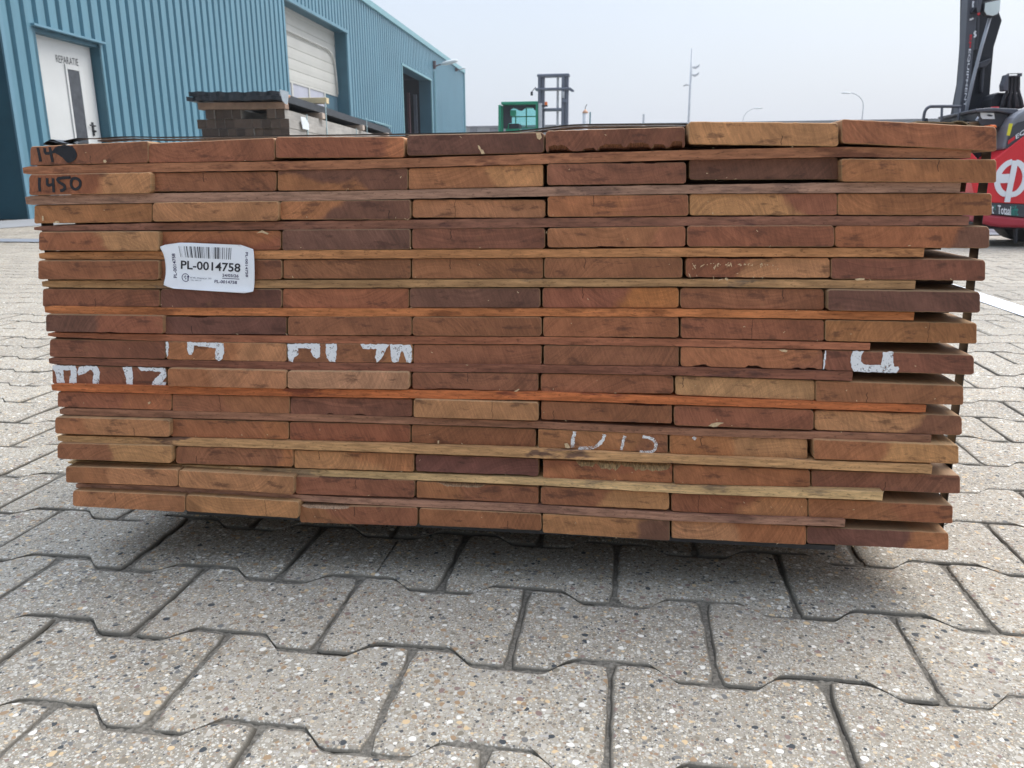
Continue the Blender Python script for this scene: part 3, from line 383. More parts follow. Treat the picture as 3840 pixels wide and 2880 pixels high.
for i,row in enumerate(BO):
    for j,b in enumerate(row):
        dep=b[0]; TL,BL,TR,BR=[(b[1+2*k],b[2+2*k]) for k in range(4)]
        ox,oz=BL[0],min(BL[1],BR[1]); W_=TR[0]-TL[0]; H_=TL[1]-BL[1]
        rc=R.uniform(.0022,.0042)
        top,bot=[],[]
        n=44
        def lerp(a,c,u): return (a[0]+(c[0]-a[0])*u,a[1]+(c[1]-a[1])*u)
        chips=CH.get((i,j),[]); 
        def chip(e_,u):
            v=0
            for c in chips:
                if c[0]==e_ and c[1]<u<c[2]:
                    t=(u-c[1])/(c[2]-c[1]); sh=min(1,6*t,6*(1-t)); q=c[3]*(.72*sh+.28*mnoise.noise(Vector((u*38,i*3.1,j*1.7)))+.12*mnoise.noise(Vector((u*130,i,j)))); v=max(v,q)
            return v
        loops=[]
        CR_=[]
        for kind in (0,1,2):   # 0 outline at front (chipped), 1 full outline
            L_=[]
            ins=.0007 if kind==0 else 0
            r=rc
            us=[r/W_+(1-2*r/W_)*q/n for q in range(n+1)]
            jn=lambda u,ed:(mnoise.noise(Vector((u*22+i*5,j*7.3,ed)))*.00035+mnoise.noise(Vector((u*90,i*2.2+j,ed)))*.00018)
            for u in us:   # bottom left->right
                p=lerp(BL,BR,u); c=chip('b',u) if kind==0 else (chip('b',u)*.45 if kind==1 else 0); L_.append((p[0],p[1]+ins+c+jn(u,0)))
            for q in range(1,4): a_=q/4*math.pi/2; L_.append((BR[0]-r+math.sin(a_)*r-ins,BR[1]+r-math.cos(a_)*r+ins*.5))
            L_+= [(lerp(BR,TR,(r+ (H_-2*r)*v)/H_)[0]-ins+jn(v,5)*1.2,lerp(BR,TR,(r+(H_-2*r)*v)/H_)[1]) for v in (0,.2,.4,.6,.8,1)]
            for q in range(1,4): a_=q/4*math.pi/2; L_.append((TR[0]-r+math.cos(a_)*r-ins,TR[1]-r+math.sin(a_)*r-ins*.5))
            for u in us[::-1]:
                p=lerp(TL,TR,u); c=chip('t',u) if kind==0 else (chip('t',u)*.5 if kind==1 else 0); L_.append((p[0],p[1]-ins-c+jn(u,2)))
            for q in range(1,4): a_=q/4*math.pi/2; L_.append((TL[0]+r-math.sin(a_)*r+ins,TL[1]-r+math.cos(a_)*r-ins*.5))
            L_+= [(lerp(BL,TL,(r+ (H_-2*r)*v)/H_)[0]+ins+jn(v,9)*1.2,lerp(BL,TL,(r+(H_-2*r)*v)/H_)[1]) for v in (1,.8,.6,.4,.2,0)]
            for q in range(1,4): a_=q/4*math.pi/2; L_.append((BL[0]+r-math.cos(a_)*r+ins,BL[1]+r-math.sin(a_)*r+ins*.5))
            loops.append(L_)
        V=[];F=[];mi=[]
        seq=[(0,0.),(1,.0008 if not chips else .0045),(2,.0010 if not chips else .016),(2,1.45)]
        for kd,yy in seq: V+=[(s-ox,yy,z-oz) for s,z in loops[kd]]
        n_=len(loops[0]); nb=n+1
        F.append(tuple(range(n_))); mi.append(0)
        for l in range(len(seq)-1):
            for q in range(n_):
                a0,a1=l*n_+q,l*n_+(q+1)%n_; F.append((a0,a0+n_,a1+n_,a1)); t=0
                if l<2 and chips:
                    z0=abs(loops[0][q][1]-loops[2][q][1]); t=1 if z0>.0008 else 0
                mi.append(t)
        F.append(tuple(3*n_+q for q in range(n_-1,-1,-1))); mi.append(0)
        lx,ly,lz=pw(ox,dep,oz)
        o=obj('hardwood_board',V,F,[M['board'],M['torn']],None,mi=mi,loc=(lx,ly,lz),rz=YAW)
        tn=TONES[i][j]; mt=re.match(r'([A-Z])([A-Z]?)(-?\d*)\.?(\d*)',tn); A,B,an,of=mt.groups(); B=B or A
        def vary(c,q=.09):
            k=R.uniform(1-q,1+q); return [max(.004,x*k*R.uniform(.94,1.06)) for x in c]
        o['tone_a']=vary(CT[A]); o['tone_b']=vary(CT[B]) if B!=A else [x*.86 for x in o['tone_a']]
        if an and of:
            a_=rad(float(an)); fr=float('.'+of); cxp=fr*W_; nx,nz_=math.cos(a_),math.sin(a_); offv=nx*cxp+nz_*H_/2
        else: a_=rad(R.uniform(-70,70)); nx,nz_=math.cos(a_),math.sin(a_); offv=nx*W_*R.uniform(.3,.9)+nz_*H_/2
        o['split']=[nx,offv,nz_]
        rr=R.uniform(.03,.22); ra=R.choice([R.uniform(20,75),R.uniform(105,160),R.uniform(-75,-20),R.uniform(200,250),R.uniform(80,100)]); ra=rad(ra)
        o['ring']=[W_/2+math.cos(ra)*rr*R.uniform(.3,1),0.,H_/2+math.sin(ra)*rr]
        o['seed']=R.uniform(0,9); c_=CR.get((i,j)) or ((R.uniform(.15,.85),R.choice([-2,2])) if (i*7+j*3)%5==0 else None); o['crack']=[c_[0]*W_,H_/2,float(c_[1])*100] if c_ else [-1.,0.,0.]
        o['torn']=list(TORN.get((i,j),(.17,.075,.04)))
        names=NM[A]; ex=LABX.get((i,j)); cl=COL[j]; rw=ROW[i]
        if ex: lab=f'{names} board {ex}, {rw} row'
        else: 
            pos=cl if cl in('leftmost','rightmost','middle') else cl+' from the left'
            lab=f'{names} board end, {pos} in the {rw} row' if i in(0,13) else f'{names} board end, {pos} in the {rw} row down'
        tag(o,lab,'board','hardwood boards stacked in the strapped pack'); board[i,j]=(o,dep,ox,oz)
# laths between the rows
LT=[((.40,.17,.085),(.18,.07,.04),.55),((.37,.21,.14),(.20,.115,.085),.54),((.27,.12,.075),(.12,.055,.045),.55),((.50,.225,.092),(.30,.13,.055),.60),((.43,.24,.11),(.17,.12,.085),.58),((.50,.18,.066),(.26,.09,.035),.56),((.36,.135,.07),(.18,.07,.045),.58),((.25,.10,.06),(.12,.055,.042),.56),((.54,.165,.058),(.18,.05,.03),.57),((.33,.155,.09),(.15,.075,.055),.58),((.56,.31,.14),(.10,.055,.05),.565),((.68,.44,.21),(.26,.18,.115),.57),((.43,.225,.145),(.26,.13,.09),.55)]
LN=['reddish lath with its left end jutting past the boards','brown lath weathered grey towards its right end','dark brown lath with grey weathered right end','orange tan lath with sawn right end','tan lath stained grey along its upper edge','bright orange brown lath','reddish brown lath ending short of the right','dark brown lath with splintered right end','vivid orange red lath','grey brown lath','tan lath with dark blotches','pale yellow lath with grey stains','pinkish grey brown lath']
def interp(L,x,k):
    for a,b in zip(L,L[1:]):
        if x<=b[1] or b is L[-1]:
            u=(x-a[1])/(b[1]-a[1]); return a[k]+(b[k]-a[k])*u
for i,L_ in enumerate(LA):
    s0,s1=L_[0][1],L_[-1][1]; n=110; V=[];F=[]
    oz=min(q[3] for q in L_)
    for k in range(n+1):
        s=s0+(s1-s0)*k/n; d=interp(L_,s,0); t=interp(L_,s,2); b=interp(L_,s,3)
        jt=mnoise.noise(Vector((s*60,i*3.,1)))*.00045+mnoise.noise(Vector((s*240,i*3.,5)))*.0002; jb=mnoise.noise(Vector((s*60,i*3.,9)))*.00045+mnoise.noise(Vector((s*210,i*3.,12)))*.00035
        jd=mnoise.noise(Vector((s*30,i*3.,20)))*.0006
        e_=0
        if k==0: e_=.0012
        t=t+jt-e_; b=b+jb+e_
        V+=[(s-s0,d+jd,b-oz),(s-s0,d+jd,t-oz),(s-s0,d+.04,t-oz),(s-s0,d+.04,b-oz)]
    for k in range(n):
        a=k*4; F+=[(a,a+4,a+5,a+1),(a+1,a+5,a+6,a+2),(a+2,a+6,a+7,a+3),(a+3,a+7,a+4,a)]
    F+=[(0,1,2,3),(n*4+3,n*4+2,n*4+1,n*4)]
    o=obj('timber_lath',V,F,M['lath'],None,loc=pw(s0,0,oz),rz=YAW)
    A,B,th=LT[i]; o['tone_a']=list(A); o['tone_b']=list(B); o['blotch']=th; o['seed']=R.uniform(0,9)
    lab=LN[i]+(', under the %s row'%ROW[i]); tag(o,lab,'lath','thin laths between the rows of boards')
# second laths just behind, seen past the short ends
L2=[None,([(0.5118, 0.4545), (0.5129, 0.4459)],'D'),([(0.5168, 0.4216), (0.5179, 0.4128)],'D'),([(0.5319, 0.3797), (0.5322, 0.377)],'D'),None,None,None,None,None]
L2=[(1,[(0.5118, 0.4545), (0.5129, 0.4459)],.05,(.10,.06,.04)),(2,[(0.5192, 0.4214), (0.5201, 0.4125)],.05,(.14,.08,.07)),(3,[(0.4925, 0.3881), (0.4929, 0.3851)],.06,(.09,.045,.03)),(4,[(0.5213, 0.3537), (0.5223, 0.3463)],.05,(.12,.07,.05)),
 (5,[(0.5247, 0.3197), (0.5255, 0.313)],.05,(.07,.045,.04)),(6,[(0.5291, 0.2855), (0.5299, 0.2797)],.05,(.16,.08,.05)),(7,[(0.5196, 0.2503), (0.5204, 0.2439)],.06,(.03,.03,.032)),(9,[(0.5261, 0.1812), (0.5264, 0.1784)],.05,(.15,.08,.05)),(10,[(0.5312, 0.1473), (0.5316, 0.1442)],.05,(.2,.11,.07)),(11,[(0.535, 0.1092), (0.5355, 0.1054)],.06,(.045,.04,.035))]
ends={i:(P_[0][0],dd,c) for i,P_,dd,c in L2}
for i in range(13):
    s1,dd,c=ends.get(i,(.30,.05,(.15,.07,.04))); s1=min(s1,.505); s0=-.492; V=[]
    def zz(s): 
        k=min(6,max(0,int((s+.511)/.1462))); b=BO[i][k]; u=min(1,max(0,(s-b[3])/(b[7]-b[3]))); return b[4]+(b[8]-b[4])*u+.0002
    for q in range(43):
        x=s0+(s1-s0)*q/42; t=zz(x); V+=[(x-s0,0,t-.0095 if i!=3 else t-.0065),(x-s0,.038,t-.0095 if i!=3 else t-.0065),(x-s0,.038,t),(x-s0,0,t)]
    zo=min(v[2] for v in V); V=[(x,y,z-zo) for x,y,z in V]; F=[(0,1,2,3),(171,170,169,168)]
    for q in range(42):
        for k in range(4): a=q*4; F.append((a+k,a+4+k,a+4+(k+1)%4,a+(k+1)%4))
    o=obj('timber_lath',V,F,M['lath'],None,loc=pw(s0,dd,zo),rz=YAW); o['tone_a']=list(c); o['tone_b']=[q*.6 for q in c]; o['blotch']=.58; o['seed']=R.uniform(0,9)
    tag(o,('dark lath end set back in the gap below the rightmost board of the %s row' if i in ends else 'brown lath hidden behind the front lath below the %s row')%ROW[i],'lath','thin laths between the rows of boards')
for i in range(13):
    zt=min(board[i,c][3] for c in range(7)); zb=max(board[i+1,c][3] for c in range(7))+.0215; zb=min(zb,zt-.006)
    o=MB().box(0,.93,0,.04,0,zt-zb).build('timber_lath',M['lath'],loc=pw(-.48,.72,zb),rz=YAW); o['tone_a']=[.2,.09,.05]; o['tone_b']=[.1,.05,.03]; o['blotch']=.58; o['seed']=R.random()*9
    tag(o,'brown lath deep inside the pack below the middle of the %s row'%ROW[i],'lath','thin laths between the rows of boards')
# bearers under the pack
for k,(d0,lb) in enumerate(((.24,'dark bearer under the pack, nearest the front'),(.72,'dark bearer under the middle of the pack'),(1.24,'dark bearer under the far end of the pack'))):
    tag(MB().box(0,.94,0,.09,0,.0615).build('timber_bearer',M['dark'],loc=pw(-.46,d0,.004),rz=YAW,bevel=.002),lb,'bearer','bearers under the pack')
bl0=board[13,1][3]; bl1=board[13,5][3]; X0,X1=-.365,.40
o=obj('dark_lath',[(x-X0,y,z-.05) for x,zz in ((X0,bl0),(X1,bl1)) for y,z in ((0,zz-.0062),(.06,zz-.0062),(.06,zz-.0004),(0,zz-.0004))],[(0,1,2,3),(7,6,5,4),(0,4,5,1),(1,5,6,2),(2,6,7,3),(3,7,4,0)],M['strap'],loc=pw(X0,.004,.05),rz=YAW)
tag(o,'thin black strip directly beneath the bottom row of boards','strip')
# strap
tl=[(-0.4964, 0.5035), (-0.4899, 0.505), (-0.4818, 0.5067), (-0.467, 0.5075), (-0.436, 0.5087), (-0.4037, 0.5102), (-0.3772, 0.5098), (-0.3314, 0.5091)]+[(-0.1519, 0.5105), (-0.0794, 0.5093), (0.0185, 0.5099), (0.0483, 0.5112), (0.073, 0.5135), (0.1006, 0.516), (0.1329, 0.5163), (0.2142, 0.5155)][1:]+[(0.1984, 0.516), (0.2455, 0.5141), (0.3072, 0.5133), (0.3678, 0.5128), (0.4272, 0.5132)]+[(0.4881, 0.5136), (0.4996, 0.5114), (0.5119, 0.5104)]
def clean(P):
    o=[P[0]]
    for p in P[1:]:
        if p[0]>o[-1][0]+.004: o.append(p)
    return o
tl=clean(tl)
path=[(-.518,.075),(-.520,.25),(-.517,.40),(-.508,.488)]+[p for p in tl if -.47<p[0]<.50]+[(.5135,.486),(.5145,.40),(.5175,.3),(.5185,.2),(.5195,.13),(.519,.066)]
def ribbon(mb,P,d0,d1,th=.0005,k=3):
    P=smoothline(P,k); V=mb.V; b=len(V); n=len(P)
    for i,(x,z) in enumerate(P):
        a=P[max(i-1,0)]; c=P[min(i+1,n-1)]; dx,dz=c[0]-a[0],c[1]-a[1]; l=math.hypot(dx,dz) or 1; nx,nz_=-dz/l*th,dx/l*th
        V+=[(x,d0,z),(x,d1,z),(x+nx,d1,z+nz_),(x+nx,d0,z+nz_)]
    for i in range(n-1):
        a=b+i*4
        for q in range(4): mb.F.append((a+q,a+(q+1)%4,a+4+(q+1)%4,a+4+q)); mb.M.append(0)
    mb.F+=[(b,b+3,b+2,b+1),(b+4*n-4,b+4*n-3,b+4*n-2,b+4*n-1)]; mb.M+=[0,0]
mb=MB(); ribbon(mb,path,.025,.045); st=mb.build('strap',M['strap'],loc=pw(0,0,0),rz=YAW)
tag(st,'black plastic strap wrapped round the pack of boards','strap')
mb=MB(); cu=[(-0.4893, 0.5019), (-0.485, 0.5046), (-0.4808, 0.5069), (-0.4769, 0.5071), (-0.4719, 0.5051), (-0.4645, 0.5033), (-0.4578, 0.5024)]; ribbon(mb,cu,.012,.034,k=4); cu=[(-0.4861, 0.5027), (-0.481, 0.5054), (-0.4765, 0.5051), (-0.4699, 0.5035), (-0.4608, 0.5027)]; ribbon(mb,cu,.008,.030,k=4); cu=[(-0.4894, 0.5071), (-0.4822, 0.5059), (-0.4729, 0.5049), (-0.4644, 0.5045)]; ribbon(mb,cu,.04,.07,k=4)
tag(mb.build('strap_offcut',M['strap'],loc=pw(0,0,0),rz=YAW),'curled black strap end on the top left board','strap')
mb=MB(); 
pl=[(s,z-.0016) for s,z in tl if -.44<s<.49]
ribbon(mb,pl,.030,.050,th=-.0012); o=mb.build('packing_strip',M['lath'],loc=pw(0,0,0),rz=YAW); o['tone_a']=[.42,.33,.27]; o['tone_b']=[.2,.13,.11]; o['blotch']=.5; o['seed']=3.
tag(o,'thin brown strip of wood lying under the strap on top','strip')
mb=MB(); ol=[(0.4695, 0.5135), (0.4743, 0.5133), (0.478, 0.5121), (0.4813, 0.5101), (0.4859, 0.5092), (0.497, 0.5081)]; ribbon(mb,ol,.004,.016,th=-.0012,k=4); ol=[(0.435, 0.5139), (0.4485, 0.5134), (0.462, 0.5128), (0.4755, 0.5118), (0.4823, 0.5106)]; ribbon(mb,ol,.01,.03,th=-.0012,k=4)
o=mb.build('packing_strip',M['lath'],loc=pw(0,0,0),rz=YAW); o['tone_a']=[.33,.27,.16]; o['tone_b']=[.2,.16,.1]; o['blotch']=.5; o['seed']=5.
tag(o,'olive tan sliver curling over the top right board','strip')
# ----- writing and marks -----
def on_board(key,name,fill,mat,yoff=-.0006):
    """fill(mb): adds to MB in pack coords (s, y, z)"""
    o,dep,ox,oz=board[key]; mb=MB(); fill(mb)
    V=[(x-ox,y-0,z-oz) for x,y,z in mb.V]
    return obj(name,V,mb.F,mat,o)
def jitpoly(P,a=.0006):
    o=[]
    n=len(P)
    for i in range(n):
        p,q=P[i],P[(i+1)%n]; L=math.hypot(q[0]-p[0],q[1]-p[1]); k=max(1,int(L/.0018))
        for t in range(k):
            u=t/k; o.append((p[0]+(q[0]-p[0])*u+R.uniform(-a,a)*(t>0),p[1]+(q[1]-p[1])*u+R.uniform(-a,a)*(t>0)))
    return o
def marks(key,polys,mat,name='painted_mark'):
    for P in polys: on_board(key,name,lambda mb,P=P: mb.prism(jitpoly(P),-.0006,-.0001),mat)
marks((7,1),[[(-0.3635, 0.2824), (-0.361, 0.2827), (-0.3606, 0.2773), (-0.3622, 0.2681), (-0.3642, 0.2644), (-0.3645, 0.2692)],[(-0.3374, 0.2826), (-0.2932, 0.2821), (-0.294, 0.2696), (-0.2962, 0.2641), (-0.301, 0.261), (-0.3048, 0.2636), (-0.3048, 0.2693), (-0.3029, 0.2759), (-0.3296, 0.2788), (-0.3315, 0.2705), (-0.3338, 0.2676), (-0.3365, 0.2677), (-0.3381, 0.2732)]],M['white'])
marks((7,2),[[(-0.2165, 0.2829), (-0.1789, 0.2839), (-0.1787, 0.2764), (-0.1796, 0.2686), (-0.1837, 0.2663), (-0.188, 0.2701), (-0.19, 0.2745), (-0.1891, 0.2781), (-0.2051, 0.2779), (-0.2046, 0.2714), (-0.2099, 0.2674), (-0.212, 0.2617), (-0.2165, 0.2631), (-0.2174, 0.2723)],[(-0.1715, 0.2838), (-0.1593, 0.2841), (-0.1599, 0.2713), (-0.1619, 0.2628), (-0.1681, 0.2633), (-0.1718, 0.2677), (-0.172, 0.2766)],[(-0.1315, 0.2841), (-0.0981, 0.2846), (-0.1036, 0.2758), (-0.1096, 0.2668), (-0.1136, 0.2634), (-0.1156, 0.2689), (-0.1129, 0.2789), (-0.129, 0.2791)],[(-0.0977, 0.2845), (-0.0746, 0.2844), (-0.073, 0.2808), (-0.0732, 0.2676), (-0.0754, 0.2636), (-0.0797, 0.2647), (-0.0821, 0.2751), (-0.0842, 0.2778), (-0.0859, 0.2751), (-0.0886, 0.2651), (-0.093, 0.2639), (-0.0963, 0.266), (-0.097, 0.2737)]],M['white'])
marks((8,0),[[(-0.5117, 0.2504), (-0.4987, 0.251), (-0.4986, 0.2441), (-0.4991, 0.2296), (-0.5087, 0.2293), (-0.5088, 0.2427), (-0.511, 0.2456)],[(-0.4985, 0.251), (-0.482, 0.2511), (-0.4808, 0.2469), (-0.4839, 0.2297), (-0.4932, 0.2295), (-0.4885, 0.245), (-0.4988, 0.2451)],[(-0.4773, 0.2497), (-0.4666, 0.2515), (-0.4544, 0.2509), (-0.4515, 0.2441), (-0.4551, 0.2298), (-0.4627, 0.2298), (-0.4599, 0.2427), (-0.463, 0.2468), (-0.4717, 0.2418), (-0.4795, 0.2393), (-0.4805, 0.2434)],[(-0.4218, 0.2508), (-0.4105, 0.2514), (-0.4099, 0.2451), (-0.4118, 0.2301), (-0.4195, 0.2299), (-0.4195, 0.239)],[(-0.4027, 0.251), (-0.3694, 0.2508), (-0.3683, 0.2473), (-0.3686, 0.2403), (-0.3754, 0.2337), (-0.3694, 0.2339), (-0.3708, 0.23), (-0.3882, 0.2298), (-0.3849, 0.2352), (-0.3741, 0.246), (-0.3996, 0.2471)]],M['white'])
marks((7,6),[[(0.3678, 0.287), (0.3689, 0.287), (0.3692, 0.2722), (0.3686, 0.267), (0.3675, 0.2672), (0.3674, 0.2785)],[(0.3956, 0.2871), (0.4065, 0.2872), (0.4044, 0.2829), (0.4044, 0.2766), (0.4074, 0.2736), (0.4142, 0.2724), (0.4251, 0.2726), (0.4253, 0.2789), (0.4254, 0.2869), (0.4356, 0.2871), (0.4361, 0.28), (0.4375, 0.272), (0.4419, 0.2717), (0.4433, 0.2694), (0.4422, 0.2669), (0.4409, 0.265), (0.4242, 0.265), (0.4074, 0.2652), (0.399, 0.2652), (0.3956, 0.2701), (0.3942, 0.2755), (0.3944, 0.2818)]],M['white'])
for P,wd in (([(0.1089, 0.1898), (0.1074, 0.1807), (0.1065, 0.1711)],.0036),([(0.142, 0.1876), (0.1405, 0.1819), (0.1354, 0.1749), (0.1269, 0.1712), (0.113, 0.1707)],.0036),([(0.1643, 0.1867), (0.1624, 0.1793), (0.161, 0.1702)],.0028),([(0.1837, 0.1862), (0.1932, 0.1849), (0.1987, 0.1784), (0.1949, 0.1693), (0.1812, 0.169)],.0032),([(0.2383, 0.1881), (0.2395, 0.1865), (0.2411, 0.1855)],.003)):
    if P[0][0]<.2 or 1: on_board((10,4) if P[0][0]<.195 else (10,5),'chalk_mark',lambda mb,P=P,wd=wd: add_stroke(mb,P,wd,-.0006,.0005,.35,5),M['chalk'])
W14=.0030
def ink(key,Ps,name,wd=W14):
    def f(mb):
        for P in Ps: add_stroke(mb,P,wd,-.0006-R.uniform(0,.0001),.0005,.12,5)
    on_board(key,name,f,M['ink'])
ink((0,0),[[(-0.4882, 0.4984), (-0.4876, 0.4912), (-0.4872, 0.4836)]],'marker_digit'); ink((0,0),[[(-0.4799, 0.498), (-0.48, 0.4931), (-0.4764, 0.4924), (-0.4668, 0.4946)],[(-0.4738, 0.4989), (-0.4733, 0.491), (-0.4728, 0.4828)]],'marker_digit')
def scr(mb):
    mb.prism(jitpoly([(-0.4681, 0.4982), (-0.459, 0.4997), (-0.4461, 0.4996), (-0.446, 0.496), (-0.4431, 0.4932), (-0.4441, 0.4895), (-0.4471, 0.4843), (-0.4514, 0.484), (-0.4557, 0.4833), (-0.46, 0.4876), (-0.4645, 0.4906), (-0.4695, 0.4939)],.0005),-.0006,-.0001)
    add_stroke(mb,[(-0.4467, 0.4986), (-0.4441, 0.494), (-0.4433, 0.4895), (-0.4485, 0.4843), (-0.4543, 0.483), (-0.4517, 0.4851), (-0.4464, 0.4888)],.0016,-.0009,.0005,.3)
    add_stroke(mb,[(-0.47, 0.4943), (-0.4628, 0.4988), (-0.4517, 0.4993), (-0.4451, 0.4948), (-0.4441, 0.4891), (-0.4484, 0.4851), (-0.456, 0.4835)],.0022,-.0008,.0005,.2)
on_board((0,0),'marker_scribble',scr,M['ink'])
ink((1,0),[[(-0.4859, 0.4662), (-0.4873, 0.4595), (-0.4881, 0.4515)]],'marker_digit'); ink((1,0),[[(-0.4769, 0.4659), (-0.4777, 0.4594), (-0.476, 0.458), (-0.4709, 0.4594)],[(-0.47, 0.4656), (-0.4705, 0.4594), (-0.4713, 0.4504)]],'marker_digit')
ink((1,0),[[(-0.4487, 0.4663), (-0.4553, 0.4661), (-0.4616, 0.4655), (-0.4646, 0.464), (-0.463, 0.4612), (-0.4579, 0.4581), (-0.4574, 0.455), (-0.4601, 0.4528), (-0.4634, 0.4522)]],'marker_digit')
ink((1,0),[[(-0.449, 0.4611), (-0.4469, 0.4645), (-0.443, 0.4654), (-0.4391, 0.4635), (-0.438, 0.4598), (-0.4403, 0.4558), (-0.4448, 0.4537), (-0.4479, 0.4551), (-0.4492, 0.458), (-0.449, 0.4611)]],'marker_digit')
# cracks and slivers as small real splinters
SPL=[([(-0.4103, 0.4846), (-0.4085, 0.4849), (-0.4071, 0.483), (-0.4087, 0.4815), (-0.4106, 0.4821)],'tiny pale splinter near the scribbled 14'),([(-0.4936, 0.4247), (-0.492, 0.4241), (-0.4925, 0.4196), (-0.4943, 0.4193)],'upright pale splinter, third row at the far left'),([(-0.4819, 0.417), (-0.477, 0.4191), (-0.474, 0.4186), (-0.4743, 0.4164)],'pale chip at the foot of the third row, far left'),
 ([(0.0051, 0.4957), (0.0071, 0.4949), (0.0082, 0.4918), (0.0106, 0.491), (0.0122, 0.4872), (0.009, 0.4868), (0.0074, 0.4903), (0.0058, 0.4926)],'zigzag pale splinter on the dark board of the top row'),([(-0.2417, 0.406), (-0.2352, 0.4094), (-0.2276, 0.4057), (-0.2294, 0.4047), (-0.2354, 0.4069)],'pale sliver above the white label'),
 ([(0.3894, 0.3617), (0.3938, 0.3627), (0.399, 0.3625), (0.3989, 0.361), (0.3918, 0.3603)],'pale splinter under the rightmost board, fifth row'),([(0.3758, 0.3414), (0.3771, 0.347), (0.3787, 0.3475), (0.378, 0.3423), (0.3767, 0.3403)],'leaning pale splinter, rightmost board of the sixth row'),([(0.2537, 0.2015), (0.2571, 0.2044), (0.2628, 0.2059), (0.2698, 0.2056), (0.2653, 0.2037), (0.263, 0.2015), (0.259, 0.2005), (0.2565, 0.2013)],'large pale shaving near the foot of the tenth row'),
 ([(0.3211, 0.2871), (0.3265, 0.2877), (0.3297, 0.2865), (0.3286, 0.2848), (0.3236, 0.2855)],'pale flake atop the sixth board of the eighth row'),([(0.0979, 0.1756), (0.1011, 0.1763), (0.1027, 0.1741), (0.1044, 0.1713), (0.1022, 0.1704), (0.099, 0.1711)],'pale chip left of the chalk marks'),([(0.0415, 0.2346), (0.0466, 0.2376), (0.0475, 0.2369), (0.044, 0.234)],'thin pale splinter above the orange red lath'),
 ([(-0.3945, 0.2089), (-0.3914, 0.2103), (-0.3906, 0.209), (-0.3932, 0.2069)],'small pale splinter, leftmost board of the tenth row'),([(-0.0465, 0.1739), (-0.0447, 0.1744), (-0.045, 0.171), (-0.0465, 0.1702)],'small pale splinter, middle board of the eleventh row'),([(0.4119, 0.4973), (0.4149, 0.4962), (0.4171, 0.4952), (0.4215, 0.4943), (0.4219, 0.4926), (0.4189, 0.4919), (0.4173, 0.4938), (0.4135, 0.4955)],'pale flakes on the rightmost top board'),([(0.0652, 0.5067), (0.0696, 0.5067), (0.0712, 0.5025), (0.0688, 0.5002), (0.0664, 0.5018)],'frayed pale fibres at the dark top board corner')]
for P,lb in SPL:
    s0=min(p[0] for p in P); z0=min(p[1] for p in P); mb=MB().prism([(a-s0,b-z0) for a,b in P],0,.0009); tag(mb.build('wood_splinter',M['chip'],loc=pw(s0,-.0022,z0),rz=YAW),lb,'splinter','pale splinters on the board ends')
mb=MB()
def flake(s,z,l,w_,a,d=-.0016):
    c,q=math.cos(a),math.sin(a); mb.prism([(s+x*c-y*q,z+x*q+y*c) for x,y in ((-l,-w_),(l*.6,-w_*.7),(l,w_*.2),(-l*.5,w_))],d,d+.0005)
for k in range(150):
    s=R.uniform(-.5,.5); i=R.randrange(14); b=board[i,min(6,max(0,int((s+.51)/.1465)))]; z=b[3]+ (R.choice([R.uniform(0,.003),R.uniform(.002,.019)])); flake(s,z,R.uniform(.0005,.0016),R.uniform(.0002,.0005),R.uniform(0,3.1))
for k in range(46):  # flakes along the top of the sixth board, fifth row
    u=R.random(); top=R.random()<.7; flake(.225+u**1.3*.09,(.3768-abs(R.gauss(0,.0022))) if top else .3596+abs(R.gauss(0,.0035)),R.choice([.0004,.0006,.0009,.0014,.0028]) ,R.uniform(.0003,.0010),R.uniform(-1.5,1.5))
tag(mb.build('wood_crumbs',M['chip'],loc=pw(0,0,0),rz=YAW),'fine pale wood crumbs sprinkled over the board ends','crumbs',kind='stuff')
# ----- white label -----
LP=[(-0.3541, 0.3905), (-0.3535, 0.3918), (-0.3522, 0.3927), (-0.3462, 0.3938), (-0.3431, 0.395), (-0.3322, 0.3955), (-0.3217, 0.3955), (-0.3087, 0.3952), (-0.2958, 0.395), (-0.2829, 0.3945), (-0.2701, 0.3939), (-0.2611, 0.3934), (-0.2545, 0.3926), (-0.2534, 0.391), (-0.2467, 0.3902), (-0.2453, 0.3892), (-0.2447, 0.3874), (-0.2446, 0.3795), (-0.2449, 0.371), (-0.2455, 0.3649), (-0.2464, 0.3588), (-0.2477, 0.3514), (-0.2493, 0.344), (-0.2499, 0.3424), (-0.2512, 0.3418), (-0.2593, 0.3414), (-0.2607, 0.3403), (-0.2715, 0.3405), (-0.2819, 0.3408), (-0.2975, 0.3419), (-0.3132, 0.3428), (-0.329, 0.3437), (-0.3449, 0.3445), (-0.3457, 0.3461), (-0.3532, 0.3469), (-0.3545, 0.3475), (-0.3547, 0.3485), (-0.3543, 0.3504), (-0.354, 0.3516), (-0.3524, 0.3566), (-0.3515, 0.361), (-0.3509, 0.3672), (-0.3506, 0.3734), (-0.3508, 0.3789), (-0.3513, 0.3838), (-0.3529, 0.3875)]
ls0=min(p[0] for p in LP); ls1=max(p[0] for p in LP); lz0=min(p[1] for p in LP); lz1=max(p[1] for p in LP)
def ldepth(s,z):
    u=(s-ls0)/(ls1-ls0); v=(z-lz0)/(lz1-lz0); d=-.0022
    d-=.0045*max(0,(u-.82)/.18)**2; d-=.0035*max(0,(.15-u)/.15)**1.5; d-=.0012*max(0,(.12-v)/.12)
    d-=.0009*math.sin(v*9+u*3)*(.4+u*(1-u)); return d
